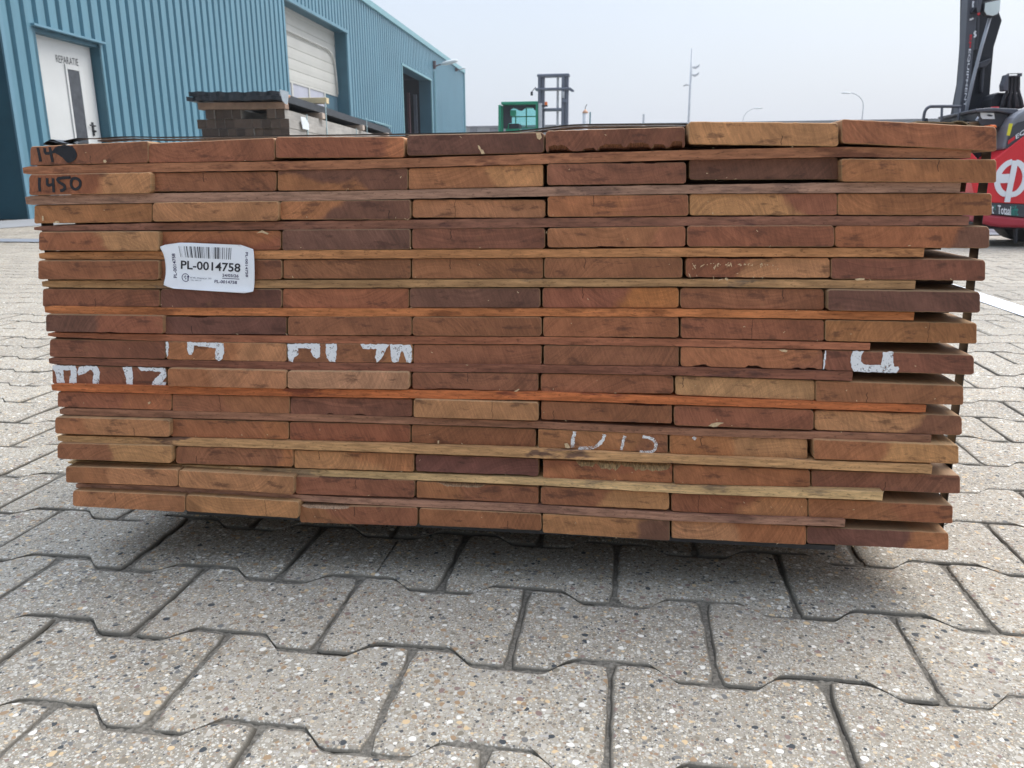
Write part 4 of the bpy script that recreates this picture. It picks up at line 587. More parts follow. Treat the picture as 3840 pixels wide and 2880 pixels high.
def tri_fan(P,fn,step=.0025):
    """grid-fill of a polygon: rows of quads clipped to the outline"""
    import bisect
    V=[];F=[]; zs0,zs1=min(p[1] for p in P),max(p[1] for p in P); n=26
    rows=[]
    for i in range(n+1):
        z=zs0+(zs1-zs0)*min(max(i/n,.0005),.9995); X=[]
        for k in range(len(P)):
            a,b=P[k],P[(k+1)%len(P)]
            if (a[1]-z)*(b[1]-z)<0: X.append(a[0]+(b[0]-a[0])*(z-a[1])/(b[1]-a[1]))
        rows.append((z,min(X),max(X)))
    m_=46
    for z,a,b in rows:
        for k in range(m_+1): s=a+(b-a)*k/m_; V.append(fn(s,z))
    for i in range(n):
        for k in range(m_): q=i*(m_+1)+k; F.append((q,q+1,q+m_+2,q+m_+1))
    return V,F
lroot=empty('pack_label',pw(ls0,0,lz0),YAW,'white paper label with barcode and number PL-0014758','label')
V,F=tri_fan(LP,lambda s,z:(s-ls0,ldepth(s,z),z-lz0)); o=obj('paper',V,F,M['paper'],lroot,smooth=True); sm=o.modifiers.new('s','SOLIDIFY'); sm.thickness=.0002; sm.offset=1
lf=lambda s,z:(s-ls0,ldepth(s,z)-.0005,z-lz0)
I_=lambda L:L
def ltxt(body,P,mat,name='printed_number'): A,B,C=P; text_on(name,body,A,B,(C[0]-A[0],C[1]-A[1]),lf,mat,lroot)
ltxt('PL-0014758',[(-0.3342, 0.3668), (-0.2642, 0.3638), (-0.3327, 0.3758)],M['print'])
t2,_f=None,None
ltxt('24/03/26',[(-0.2861, 0.3584), (-0.267, 0.3576), (-0.2856, 0.3615)],M['printp'],'printed_date')
ltxt('PL-0014758',[(-0.2959, 0.3514), (-0.2696, 0.3503), (-0.2954, 0.3546)],M['printp'])
ltxt('PL-0014758',[(-0.3397, 0.3565), (-0.3387, 0.3837), (-0.3432, 0.3564)],M['printp'])
ltxt('PL-0014758',[(-0.2556, 0.3855), (-0.2583, 0.3583), (-0.2526, 0.3855)],M['printp'])
ltxt('BS M.L Kliegeng pr. 293',[(-0.3239, 0.3562), (-0.2993, 0.3553), (-0.3236, 0.3577)],M['grayp'],'printed_line'); ltxt('TEL: 483131',[(-0.3239, 0.3536), (-0.3114, 0.3531), (-0.3237, 0.3548)],M['grayp'],'printed_line')
def lquad(mb,P,n=3):
    b=len(mb.V)
    for i in range(n+1):
        u=i/n; a=(P[0][0]+(P[3][0]-P[0][0])*u,P[0][1]+(P[3][1]-P[0][1])*u); c=(P[1][0]+(P[2][0]-P[1][0])*u,P[1][1]+(P[2][1]-P[1][1])*u); mb.V+=[lf(*a),lf(*c)]
    for i in range(n): q=b+i*2; mb.F.append((q,q+1,q+3,q+2)); mb.M.append(0)
mb=MB(); BC=[(-0.3335, 0.3919), (-0.2721, 0.3901), (-0.2736, 0.3773), (-0.3322, 0.3797)]
bars='11 31 61 62 100 102 145 160 196 200 235 244 268 275 295 305 345 358 372 392 405 412 425 433 452 458 472 476 493 500 525 532 555 570 588 593 640 643 655 658 668 672 686 706 717 737 748 770 783 786 800 806 829 845 866 872 893 897 910 914 947 963 985 994'.split()
def lp(a,b,u): return (a[0]+(b[0]-a[0])*u,a[1]+(b[1]-a[1])*u)
bars=[(0,8),(24,27),(45,47),(88,90),(104,113),(140,158),(172,175),(203,211),(222,243),(250,252),(278,284),(298,316),(330,334),(352,372),(388,410),(424,432),(446,454),(474,482),(503,506),(525,533),(552,572),(586,592),(628,631),(650,653),(664,667),(682,706),(722,740),(752,770),(778,781),(800,807),(832,846),(870,877),(902,905),(912,922),(950,966),(988,998)]
for a,b in bars:
    a/=1000;b/=1000; lquad(mb,[lp(BC[0],BC[1],a),lp(BC[0],BC[1],b),lp(BC[3],BC[2],b),lp(BC[3],BC[2],a)])
mb.build('barcode',M['print'],lroot)
mb=MB(); U_=[(-0.2863, 0.3569), (-0.2663, 0.3561), (-0.2663, 0.3554), (-0.2863, 0.3562)]; lquad(mb,U_); mb.build('underline',M['printp'],lroot)
mb=MB(); lc=[(-0.3294, 0.3569), (-0.3248, 0.3569)]; r0=lc[1][0]-lc[0][0]; cx,cz=lc[0]
for k in range(26):
    a0=rad(50+k*10.5); a1=rad(50+(k+1)*10.5); lquad(mb,[(cx+math.cos(a)*r0*f,cz+math.sin(a)*r0*f) for a,f in ((a0,1.0),(a1,1.0),(a1,.84),(a0,.84))],1)
for P in ([(-0.327, 0.3577), (-0.3258, 0.3577), (-0.3263, 0.354), (-0.3274, 0.354)],[(-0.328, 0.3573), (-0.3261, 0.3602), (-0.3248, 0.3573), (-0.3248, 0.3573)],[(-0.3295, 0.3558), (-0.3291, 0.3558), (-0.3293, 0.3543), (-0.3297, 0.3543)],[(-0.3302, 0.3556), (-0.3291, 0.3571), (-0.3284, 0.3557), (-0.3284, 0.3557)]): lquad(mb,P,1)
mb.build('printed_emblem',M['printp'],lroot); ltxt('SBB',[(-0.3313, 0.3564), (-0.3284, 0.3583), (-0.3318, 0.3577)],M['printp'],'printed_letters')
# ---------------- warehouse ----------------
G0=CAM['G0']; FA=CAM['FA']
wh=empty('warehouse',G0,FA,'long blue corrugated warehouse with white shutter and dark doorway','building')
LEN=32.7; EV=6.05; PER=.25
OP=[(-7.0,0.0,0,4.9),(.60,2.04,0,2.62),[(9.537, 4.7906), (14.1183, 4.8548), (9.5097, 2.7773)],[(20.373, 4.7925), (25.1164, 4.7743)]]
ga=(OP[2][0][0],OP[2][1][0]); gz=OP[2][1][1]; dk=(OP[3][0][0],OP[3][1][0]); dz_=(OP[3][0][1]+OP[3][1][1])/2
OPN=[OP[0],OP[1],(ga[0],ga[1],0,gz),(dk[0],dk[1],0,dz_)]
def ztops(t):
    for a,b,z0,z1 in OPN:
        if a<t<b: return z1
    return 0
def corr():
    V=[];F=[]
    bp=set([0.0,-14.0,LEN])
    for a,b,_,_ in OPN: bp|={a,b}
    prof=[(0,0),(.58,0),(.65,.05),(.90,.05),(.97,0)]
    t=-14.0
    k=math.floor(-14/PER)
    pts=[]
    ph=.035
    for i in range(k,int(LEN/PER)+2):
        for f,d in prof: pts.append((i*PER+f*PER+ph-PER*.2,d))
    def dd(t):
        for (a,da),(b,db) in zip(pts,pts[1:]):
            if a<=t<=b: return da+(db-da)*(t-a)/(b-a) if b>a else da
        return 0
    allp=sorted(set([round(p[0],4) for p in pts if -14<p[0]<LEN]+list(bp)))
    dv={p[0]:p[1] for p in pts}
    ds=[dv.get(t) for t in allp]
    dvr={round(a,4):b for a,b in dv.items()}
    for a,b in zip(allp,allp[1:]):
        zb=ztops((a+b)/2); da=dvr.get(a); db=dvr.get(b)
        if da is None: da=dd(a)
        if db is None: db=dd(b)
        q=len(V); V+=[(a,da,zb),(b,db,zb),(b,db,EV),(a,da,EV)]; F.append((q,q+1,q+2,q+3))
    return V,F
V,F=corr(); obj('wall',V,F,M['steel'],wh)
mb=MB(); mb.box(-14,LEN,.30,.34,4.95,EV); 
# solid body behind the cladding (end wall, back, roof), with the doorway left open
mb.box(LEN-.06,LEN,.001,16,0,EV); mb.box(-14,LEN,.05,16,EV-.02,EV+.1); mb.box(-14,LEN-.1,15.9,16,0,EV-.1)
mb.build('roof_and_end_wall',M['steel'],wh)
mb=MB(); mb.box(-14,LEN+.06,-.07,.10,EV-.02,EV+.16); mb.build('eave_flashing',M['eave'],wh)
mb=MB(); mb.box(LEN-.05,LEN+.05,-.05,.06,0,EV-.021); mb.build('corner_flashing',M['eave'],wh)
# left big opening reveal
mb=MB(); mb.box(-.02,.05,.002,.62,0,4.9); mb.build('door_reveal',M['reveal'],wh)
mb=MB(); mb.box(-.062,.003,-.03,.0,.0,4.95); mb.box(-7,-.0,.012,.62,4.86,4.9); mb.build('corner_trim',M['trim'],wh)
mb=MB(); mb.box(-7.5,-.1,.63,.7,0,4.9); mb.build('painted_dark_mouth',M['void'],wh)  # black panel painted in for the unlit inside of the hall
# personnel door
a,b=OPN[1][0],OPN[1][1]; dd_=.15
can=[(0.551, 2.6704), (0.5445, 2.641), (2.2516, 2.6702), (2.2458, 2.6435)]
mb=MB(); mb.box(a-.04,b+.10,-.06,.03,2.625,2.655); mb.build('canopy',M['trim'],wh)
mb=MB(); mb.box(a-.02,a+.035,.0,.2,0,2.62); mb.box(b-.0,b+.04,.0,.2,0,2.61); mb.box(a+.035,b,.03,.2,2.56,2.615); mb.build('door_reveal',M['reveal'],wh)
DP=[(0.8196, 2.6261), (1.9977, 2.6506), (1.2518, 2.3506), (1.7466, 2.3478)]
da,db=a+.06,[(2.0179, 2.5818)][0][0]
dr=MB().box(da,db,dd_,dd_+.05,.10,2.58).build('door',M['door'],wh)
MB().box(a,b,-.05,.2,0,.10).build('door_sill',M['conc'],wh)
wf=[(1.356, 2.2194), (1.7226, 2.2059)]; wg=[(1.3962, 2.1676), (1.6664, 2.1651)]; tb=[(1.6258, 1.0691)][0][1]; tb=1.0
mb=MB(); a0,a1=wf[0][0],wf[1][0]+.03; g0,g1=wg[0][0],wg[1][0]; zt=wg[0][1]; mb.box(a0,g0,dd_-.02,dd_-.001,.5,zt+.07); mb.box(g1,a1,dd_-.02,dd_-.001,.5,zt+.07); mb.box(g0,g1,dd_-.02,dd_-.001,zt,zt+.07); mb.box(g0,g1,dd_-.02,dd_-.001,.5,.57); mb.build('window_frame',M['door'],dr,bevel=.004)
MB().box(g0,g1,dd_-.012,dd_-.004,.57,zt).build('pane',M['glassd'],dr)
hd=[(1.7009, 1.3717), (1.9539, 1.398), (1.841, 1.4091), (1.8583, 1.2223)]
mb=MB(); x1=hd[2][0]; mb.tube([(x1+.005,dd_-.05,hd[0][1]),(x1-.06,dd_-.05,hd[0][1]+.005),(x1-.13,dd_-.05,hd[0][1]+.005)],.011); mb.tube([(x1+.0,dd_-.05,hd[0][1]),(x1,dd_,hd[0][1])],.011); mb.box(x1-.025,x1+.02,dd_-.012,dd_-.001,hd[3][1],hd[2][1]+.02); mb.tube([(x1,dd_-.05,hd[3][1]+.07),(x1,dd_,hd[3][1]+.07)],.016); mb.build('door_handle',M['rubber'],dr)
tp=[(1.1889, 2.2355), (1.6934, 2.2466), (1.2079, 2.34)]
text_on('door_lettering','REPARATIE',tp[0],tp[1],(0,(tp[2][1]-tp[0][1])*.98),lambda t,z:(t,dd_-.003,z),M['rubber'],dr,bold=-1)
tp=[(0.2286, 2.8836), (0.2286, 2.8836)]
# garage door
gd=.4; sh=[(14.2325, 3.1016), (10.5405, 3.0836)]; zb=(sh[0][1]+sh[1][1])/2
ze=gz-.0
def shutter():
    V=[];F=[]; n=0; z=zb; P=[]
    while z<ze+.2:
        P+=[(z,.0),(z+.012,-.012),(z+.13,-.018),(z+.26,-.012),(z+.272,.0)]; z+=.275
    q=len(V)
    for z,d in P: V+=[(ga[0]-.1,gd+d,z),(ga[1]+.1,gd+d,z)]
    for i in range(len(P)-1): F.append((i*2,i*2+1,i*2+3,i*2+2))
    return V,F
V,F=shutter(); shr=obj('roller_shutter',V,F,M['shutter'],wh)
mb=MB(); mb.tube([(ga[0]-.05,gd-.06,zb+1.18),(ga[1]-.75,gd-.06,zb+1.18),(ga[1]-.38,gd-.06,zb+1.08),(ga[1]-.2,gd-.06,zb+.85),(ga[1]-.13,gd-.06,zb+.45),(ga[1]-.1,gd-.06,zb)],.022,8); mb.build('shutter_seal',M['shutter'],shr,smooth=True)
mb=MB(); fr=[ga[0]-.1+ (ga[1]-ga[0]+.2)*k/4 for k in range(5)]
for k,t in enumerate(fr): mb.box(t-.05,t+.05,gd-.02,gd+.02,1.9,zb)
mb.box(fr[0],fr[-1],gd-.021,gd+.019,zb-.06,zb); mb.box(fr[0],fr[-1],gd-.021,gd+.019,1.9,1.98); mb.build('window_frame',M['shutter'],shr)
for k in range(4): MB().box(fr[k]+.05,fr[k+1]-.05,gd,gd+.01,1.98,zb-.06).build('pane',M['panedark' if k==3 else 'pane'],shr)
MB().box(ga[0]-.1,ga[1]+.1,gd,gd+.02,0,1.9).build('lower_panel',M['shutter'],shr)
mb=MB(); mb.box(ga[1],ga[1]+.03,.037,.6,0,gz); mb.box(ga[0]-.03,ga[0],.037,.6,0,gz); mb.box(ga[0],ga[1],.037,.6,gz,gz+.03); mb.build('garage_reveal',M['reveal'],wh)
mb=MB(); mb.box(ga[0]-.05,ga[1]+.12,-.03,.037,gz-.03,gz+.05); mb.box(ga[1],ga[1]+.07,-.012,.036,0,gz-.03); mb.box(ga[0]-.10,ga[0],-.012,.036,0,gz-.03); mb.build('garage_trim',M['steel'],wh)
# dark doorway
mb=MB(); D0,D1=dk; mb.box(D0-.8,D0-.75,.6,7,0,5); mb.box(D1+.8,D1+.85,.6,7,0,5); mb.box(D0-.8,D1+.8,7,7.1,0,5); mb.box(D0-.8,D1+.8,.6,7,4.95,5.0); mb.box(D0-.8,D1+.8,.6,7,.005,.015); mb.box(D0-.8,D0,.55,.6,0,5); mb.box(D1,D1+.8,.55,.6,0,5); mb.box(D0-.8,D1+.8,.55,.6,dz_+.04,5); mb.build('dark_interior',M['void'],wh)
mb=MB(); mb.box(D1,D1+.04,.037,.55,0,dz_); mb.box(D0-.04,D0,.037,.55,0,dz_); mb.box(D0,D1,.037,.55,dz_,dz_+.04); mb.build('doorway_reveal',M['reveal'],wh)
mb=MB(); mb.box(D0-.12,D1+.1,-.03,.037,dz_-.02,dz_+.05); mb.box(D1,D1+.07,-.012,.036,0,dz_-.02); mb.box(D0-.10,D0,-.012,.036,0,dz_-.02); mb.build('doorway_trim',M['eave'],wh)
cr_=[(28.6754, 4.9613), (29.0017, 2.8885)]; MB().box(D1-1.0,D1-.86,.75,.85,0,4.2).build('red_column',M['redc'],wh); MB().box(D1-.30,D1-.18,.61,.75,0,4.2).build('grey_column',M['greyc'],wh)
# wall lamp on the facade
def FW(t,d,z): c,s=math.cos(FA),math.sin(FA); return (G0[0]+t*c-d*s,G0[1]+t*s+d*c,z)
lm=[(25.5879, 5.4693), (25.604, 5.5897), (25.5718, 5.3487), (30.4336, 5.9065)]
def wall_lamp(t,z,k,lab,head):
    e_=empty('wall_lamp',FW(t,0,z),FA,lab,'lamp','lamps on the warehouse wall')
    MB().box(-.09*k,.09*k,-.12,-.0,-.24*k,.28*k).build('bracket',M['rust'],e_,bevel=.01)
    MB().tube([(0,-.1,-.05),(.0,-.35*k,.0),(0,-.62*k,.06*k)],.03).build('arm',M['rust'],e_)
    mb=MB(); n=9; P=[]
    for q in range(n): u=q/(n-1); P.append((0,(-.55-1.25*u)*k,(.05+.22*u)*k))
    mb.tube(P,[k*v for v in (.05,.10,.135,.15,.15,.145,.13,.10,.03)],12); o=mb.build('lamp_head',M['lampw'],e_,smooth=True)
    for v in o.data.vertices: v.co.x*=1.25
    return e_
wall_lamp(lm[0][0],lm[0][1],.62,'pale wall lamp on a brown bracket beside the dark doorway',1); wall_lamp(lm[3][0],lm[3][1],.3,'small grey wall lamp under the eave near the far corner',0)
mb=MB(); mb.tube([(0,0,0),(0,0,lm[0][1]-.25)],.03,6); tag(mb.build('cable_pipe',M['eave'],loc=FW(lm[0][0],-.035,0)),'thin pale pipe running down the wall below the lamp','pipe')
# ---------------- stack of weathered timbers ----------------
PP=CAM['PP']; PA=CAM['PA']
def PWd(s,t,z): c,sn=math.cos(PA),math.sin(PA); return (PP[0]+s*c-t*sn,PP[1]+s*sn+t*c,z)
tim0=MB().box(0,.076,0,4.6,0,.074).build('weathered_timber',M['sleeper'],bevel=.0015)
first=True; cnt=0
LAY=[(.998,-.715,-.035,[4,5,6]),(.921,-.80,0,[]),(.845,-.765,-.003,[])]
OR=['leftmost','second','third','fourth','fifth','sixth','seventh','eighth','ninth','tenth','eleventh']
for li,(z,s0,s1,miss) in enumerate(LAY):
    n=round((s1-s0)/.0775); w_=(s1-s0)/n
    for k in range(n):
        if k in miss: continue
        if first: o=tim0; first=False
        else: o=tim0.copy(); col.objects.link(o)
        o.location=PWd(s0+k*w_,R.uniform(0,.03)+(0 if li else .0),z-.0); o.rotation_euler=(0,0,PA); o.scale=(w_/.078,1,1); o['seed']=R.random()
        lay=['upper','middle','lower'][li]; side='rightmost' if k==n-1 else OR[k] if k==0 else OR[k]+' from the left'
        tag(o,f'dark square timber end, {side} in the {lay} layer of the grey pile','timber','timbers in the grey pile by the warehouse')
mb=MB(); mb.box(-.77,-.002,0,4.6,.10,.842); 
for t in (.3,2.2,4.0): mb.box(-.78,0.01,t,t+.12,0,.1)
o=mb.build('timber_pile_base',M['sleeper'],loc=PWd(0,0,0),rz=PA); o['seed']=.5; tag(o,'dark lower layers of the grey timber pile','timber pile')
for k,t in enumerate((0.0,1.05,2.72,4.2)):
    s1=(-.024,.0,.01,.01)[k]; L=(.75,.7,.7,.7)[k]
    o=MB().box(0,L+ (0 if k else 0),0,.10,0,.056).build('timber_bearer',M['bearer' if k==0 else 'palebearer'],loc=PWd(s1-L,t,1.0735),rz=PA,bevel=.004)
    tag(o,['brown bearer across the front of the grey timber pile','pale bearer end under the black sheets, second along','pale bearer end under the black sheets, third along','pale bearer end under the black sheets, farthest along'][k],'bearer','bearers on the grey timber pile')
# black corrugated sheets
def csheet(s0,s1,t0,t1,z,th,seed,amp_=.012):
    V=[];F=[];n=60;m_=14
    for q in range(2):
        for i in range(n+1):
            s=s0+(s1-s0)*i/n
            for k in range(m_+1):
                t=t0+(t1-t0)*k/m_; e_=(1 if k==0 else 0)*mnoise.noise(Vector((s*22,seed,0)))*.02
                V.append((s,t+e_,z+amp_*math.sin(s*42)+mnoise.noise(Vector((s*2.5,t*.8,seed)))*.009+q*th))
    N0=(n+1)*(m_+1)
    for i in range(n):
        for k in range(m_):
            a=i*(m_+1)+k; F.append((a,a+1,a+m_+2,a+m_+1)); F.append((N0+a,N0+a+m_+1,N0+a+m_+2,N0+a+1))
    for k in range(m_): a=k; F.append((a,N0+a,N0+a+1,a+1)); a=n*(m_+1)+k; F.append((a,a+1,N0+a+1,N0+a))
    for i in range(n): a=i*(m_+1); F.append((a,a+m_+1,N0+a+m_+1,N0+a)); a+=m_; F.append((a,N0+a,N0+a+m_+1,a+m_+1))
    return V,F
for k,(z,s0,lb) in enumerate(((1.137,-.835,'lower black roofing sheet on the grey timber pile'),(1.175,-.815,'upper black roofing sheet on the grey timber pile'))):
    V,F=csheet(s0,-.03+k*-.02,-.06,4.7,z,.034,k*5.5+1,.0035); tag(obj('roofing_sheet',V,F,M['sheet'],smooth=False,loc=PWd(0,0,0),rz=PA),lb,'roofing sheet','black sheets on the grey timber pile')
yb=[(-0.3624, 1.2868), (0.0065, 1.2833), (0.003, 1.2294)]
o=MB().box(0,yb[1][0]-yb[0][0]+.05,0,.09,0,abs(yb[1][1]-yb[2][1])).build('pine_board',M['pine'],loc=PWd(yb[0][0]-.05,1.2,yb[2][1]),rz=PA,bevel=.003); tag(o,'pale yellow board laid across the black sheets','board')
mb=MB(); mb.tube([(-.012,-.08,1.20),(.01,-.09,1.175),(.035,-.05,1.165)],.012); tag(mb.build('peach_strap_end',M['cap'],loc=PWd(0,0,0),rz=PA),'small peach plastic end beside the white tag on the pile','strap')
def tagpoly(P,y0,lb,nm='plastic_tag'):
    s0=min(p[0] for p in P); z0=min(p[1] for p in P); tag(MB().prism([(a-s0,b-z0) for a,b in P],0,.004).build(nm,M['plastic'],loc=PWd(s0,y0,z0),rz=PA),lb,'tag','white tags on the timber pile')
tagpoly([(-0.0183, 1.2141), (0.0509, 1.1947), (0.0503, 1.1684), (0.0342, 1.0957), (0.0139, 1.1028), (-0.0031, 1.1238), (-0.017, 1.183)],-.12,'white plastic tag standing at the front corner of the black sheets')
P=[(0.2778, 1.0323), (0.4089, 1.035), (0.5058, 0.9887), (0.5068, 0.9347), (0.3186, 0.932), (0.2913, 0.9812)]
t0=min(p[0] for p in P); mb=MB(); mb.prism([(a-t0,b) for a,b in P],0,.004); o=mb.build('plastic_tag',M['plastic'],loc=PWd(.02,t0,0),rz=PA+rad(90)); tag(o,'white plastic tag hanging on the long side of the grey timber pile','tag','white tags on the timber pile')
for k,t in enumerate((.5,1.15,2.4,2.95)):
    mb=MB(); mb.box(0,.006,0,.014,0,[1.06,1.22,1.06,1.22][k]); tag(mb.build('pale_band',M['band'],loc=PWd(.002,t,.01),rz=PA),'thin blue band down the pile side, %s from the front'%['nearest','second','third','farthest'][k],'band','bands on the grey timber pile')
ms=[(-3.8339, 1.3614), (-3.5609, 1.2911), (-3.5683, 1.2712), (-3.8352, 1.3379)]
o=MB().prism([(x-ms[0][0],z) for x,z in ms],0,.8).build('metal_sheet',M['eave'],loc=(ms[0][0],11,0)); tag(o,'thin pale blue metal tray behind the black sheets','tray')
MB().prism([(0,0),(ms[1][0]-ms[0][0]-.05,0),(ms[1][0]-ms[0][0]-.05,ms[2][1]-.0),(0,ms[3][1])],.05,.75).build('tray_stand',M['reveal'],o)
# ---------------- green forklift, far ----------------
YG=25.0
gf=empty('forklift',(-2.9,YG,0),0,'green forklift with tall grey mast beyond the boards','forklift')
go=(-2.9,YG,0)
def rect(P): return min(p[0] for p in P),max(p[0] for p in P),min(p[1] for p in P),max(p[1] for p in P)
def gbox(P,y0,y1,mat,name,par=gf,bev=.02):
    a,b,c,d=rect(P); return MB().box(a,b,y0,y1,c,d).build(name,M[mat],par,go,bevel=bev)
cb=rect([(-4.1626, 2.8712), (-2.9365, 1.9446)]); fx0,fx1,fz1=cb[0],cb[1],cb[3]
bz=1.35
mb=MB(); mb.prism([(-4.1635, 2.7824), (-4.0736, 2.7807), (-4.0809, 1.9607), (-4.1715, 1.9619)],YG,YG+.2); a,b,c,d=rect([(-4.0764, 2.8695), (-2.9442, 2.7844)]); mb.box(a,b,YG,YG+1.5,c,d)
a2,b2,_,_=rect([(-3.0098, 2.7856), (-2.9332, 2.063)]); mb.box(a2,b2,YG,YG+.12,bz,c); mb.box(a2,b2,YG+1.35,YG+1.5,bz,c); a3,b3,_,_=rect([(-4.158, 2.7906), (-4.0473, 2.0794)]); mb.box(a3,b3,YG+.2,YG+.3,bz,d-.1); mb.box(a3,b3,YG+1.35,YG+1.5,bz,c); mb.box(fx0+.02,fx1,YG+.05,YG+1.45,bz-.1,bz+.02)
cabf=mb.build('cab',M['grn'],gf,go,bevel=.02)
mb=MB(); mb.prism([(-4.0572, 2.8146), (-3.0183, 2.7948), (-3.0179, 2.6106), (-3.0715, 2.6283), (-3.1162, 2.7046), (-3.3395, 2.7171), (-3.4471, 2.6351), (-3.5009, 2.6192), (-3.5726, 2.6373), (-3.7339, 2.7244), (-3.8333, 2.642), (-3.7894, 2.4555), (-3.7904, 2.269), (-3.899, 2.2538), (-3.9363, 2.1011), (-4.0633, 2.103)],YG+.25,YG+.35); mb.build('cab_lining',M['seat'],gf,go)
gb=lambda P,y0,y1,mat,name: gbox(P,y0,y1,mat,name)
gb([(-3.818, 2.6333), (-3.6307, 2.4619)],YG+.15,YG+.24,'grn','cab_panel'); o=gb([(-3.9015, 2.2554), (-3.5693, 2.0893)],YG+.4,YG+.9,'seat','seat'); gb([(-3.9206, 2.0979), (-3.5428, 1.9531)],YG+.3,YG+1.0,'grn','engine_hood')
mb=MB(); a,b,c,d=rect([(-4.0412, 2.7884), (-3.0048, 2.1147)]); mb.box(a,b,YG+1.40,YG+1.41,c,d); mb.build('rear_window',M['glass'],gf,go)
mb=MB()
for P in ([(-4.1895, 2.5501), (-3.1211, 2.518)],[(-4.1925, 2.1994), (-3.1204, 2.171)]): a,b,c,d=rect(P); mb.box(a,b,YG+1.36,YG+1.39,c,d)
for P in ([(-3.4921, 2.79), (-3.4559, 2.1795)],[(-3.8394, 2.5354), (-3.8033, 2.3075)]): a,b,c,d=rect(P); mb.box(a,b,YG+1.36,YG+1.39,c,d)
mb.build('window_bars',M['grn'],gf,go)
mb=MB(); mb.box(fx0+.05,fx1+1.4,YG+.05,YG+1.4,.35,bz-.1); mb.build('chassis',M['grn'],gf,go,bevel=.04)
for px_ in (fx0+.45,fx1+1.0):
    for yy in (YG-.05,YG+1.25):
        mb=MB(); mb.tube([(px_,yy,.38),(px_,yy+.28,.38)],.38,20); w_=mb.build('wheel',M['rubber'],gf,go)
MS=[[(-2.9518, 3.5851), (-2.7638, 2.0605)],[(-2.2344, 3.5681), (-2.0277, 2.0496)]]
for P in MS:
    a,b,c,d=rect(P); mb=MB(); mb.box(a,a+(b-a)*.45,YG+.1,YG+.32,.2,d); mb.box(a+(b-a)*.5,b,YG+.16,YG+.38,.2,d); mb.build('mast_rail',M['mastg'],gf,go,bevel=.01)
for P,nm in (([(-2.9819, 3.6513), (-1.9995, 3.5626)],'mast_top'),([(-3.0391, 3.2536), (-1.9545, 3.1841)],'crossbar'),([(-2.7755, 2.6679), (-2.2277, 2.588)],'crossbar')):
    a,b,c,d=rect(P); MB().box(a,b,YG+.08,YG+.4,c,d).build(nm,M['mastg'],gf,go,bevel=.03)
a,b,c,d=rect([(-2.3914, 3.5719), (-2.3196, 2.0539)]); MB().box(a,b,YG+.2,YG+.24,.3,d).build('chain',M['pole'],gf,go)
a,b,c,d=rect([(-2.9213, 2.8006), (-2.8048, 2.0611)]); MB().tube([((a+b)/2,YG-.02,.5),((a+b)/2,YG-.02,d)],(b-a)/2,12).build('lift_cylinder',M['pole'],gf,go)
a,b,c,d=rect([(-2.7322, 2.8468), (-2.6433, 2.7421)]); mb=MB(); mb.tube([((a+b)/2,YG,c),((a+b)/2,YG,d-.03),((a+b)/2,YG,d)],[(b-a)/2,(b-a)/2,(b-a)/4],12); mb.build('beacon',M['orange'],gf,go); MB().box(a-.1,b+.0,YG-.05,YG+.05,c-.04,c).build('beacon_bracket',M['seat'],gf,go)
a,b,c,d=rect([(-3.1662, 3.1406), (-3.0918, 3.0281)]); MB().box(a,b,YG,YG+.03,c,d).build('mirror',M['seat'],gf,go,bevel=.01); MB().tube([((a+b)/2,YG+.02,d),(b+.08,YG+.05,d+.13)],.012,6).build('mirror_arm',M['seat'],gf,go)
MB().prism([(-2.0076, 3.2442), (-1.9465, 3.2347), (-1.8496, 3.1589), (-1.8579, 3.1262), (-1.9363, 3.1279), (-2.0067, 3.1786)],YG+.1,YG+.2).build('lamp_bracket',M['mastg'],gf,go); MB().prism([(-2.2071, 3.1336), (-2.1371, 3.1239), (-2.1437, 2.9345), (-2.2052, 2.9523)],YG+.02,YG+.09).build('hose_guide',M['pole'],gf,go)
MB().prism([(-2.2136, 2.9194), (-2.0734, 2.9166), (-2.0722, 2.8174), (-2.2127, 2.8284)],YG+.02,YG+.12).build('mast_bracket',M['mastg'],gf,go); MB().box(fx1-.1,fx1+.35,YG+.1,YG+.3,bz-.1,bz+.05).build('tilt_bracket',M['mastg'],gf,go)
# capped cylinder and its thin pole
vp=rect([(-1.5774, 2.4934), (-1.4178, 2.1744)]); cx=(vp[0]+vp[1])/2; r_v=(vp[1]-vp[0])/2
ve=empty('vent_pipe',(cx,YG,0),0,'grey cylinder with peach cap and bent wire beyond the boards','pipe')
MB().tube([(0,0,0),(0,0,vp[3])],r_v,16).build('pipe',M['pole'],ve,smooth=True)
zt=rect([(-1.5793, 2.6013), (-1.4237, 2.4908)])[3]; MB().tube([(0,0,vp[3]),(0,0,vp[3]+.03),(0,0,zt-.03),(0,0,zt)],[r_v*1.08,r_v*1.08,r_v*.55,r_v*.2],16).build('cap',M['cap'],ve,smooth=True)
MB().tube([(0,0,zt-.02),(.0,0,zt+.06),(.05,0,zt+.14)],.012,6).build('wire',M['seat'],ve)
pp_=rect([(-1.3476, 2.5226), (-1.3233, 2.1729)]); tag(MB().tube([(0,0,0),(0,0,pp_[3])],.02,8).build('thin_pole',M['teal2'],loc=(pp_[0],YG,0)),'thin dark blue pole beside the capped grey cylinder','pole')
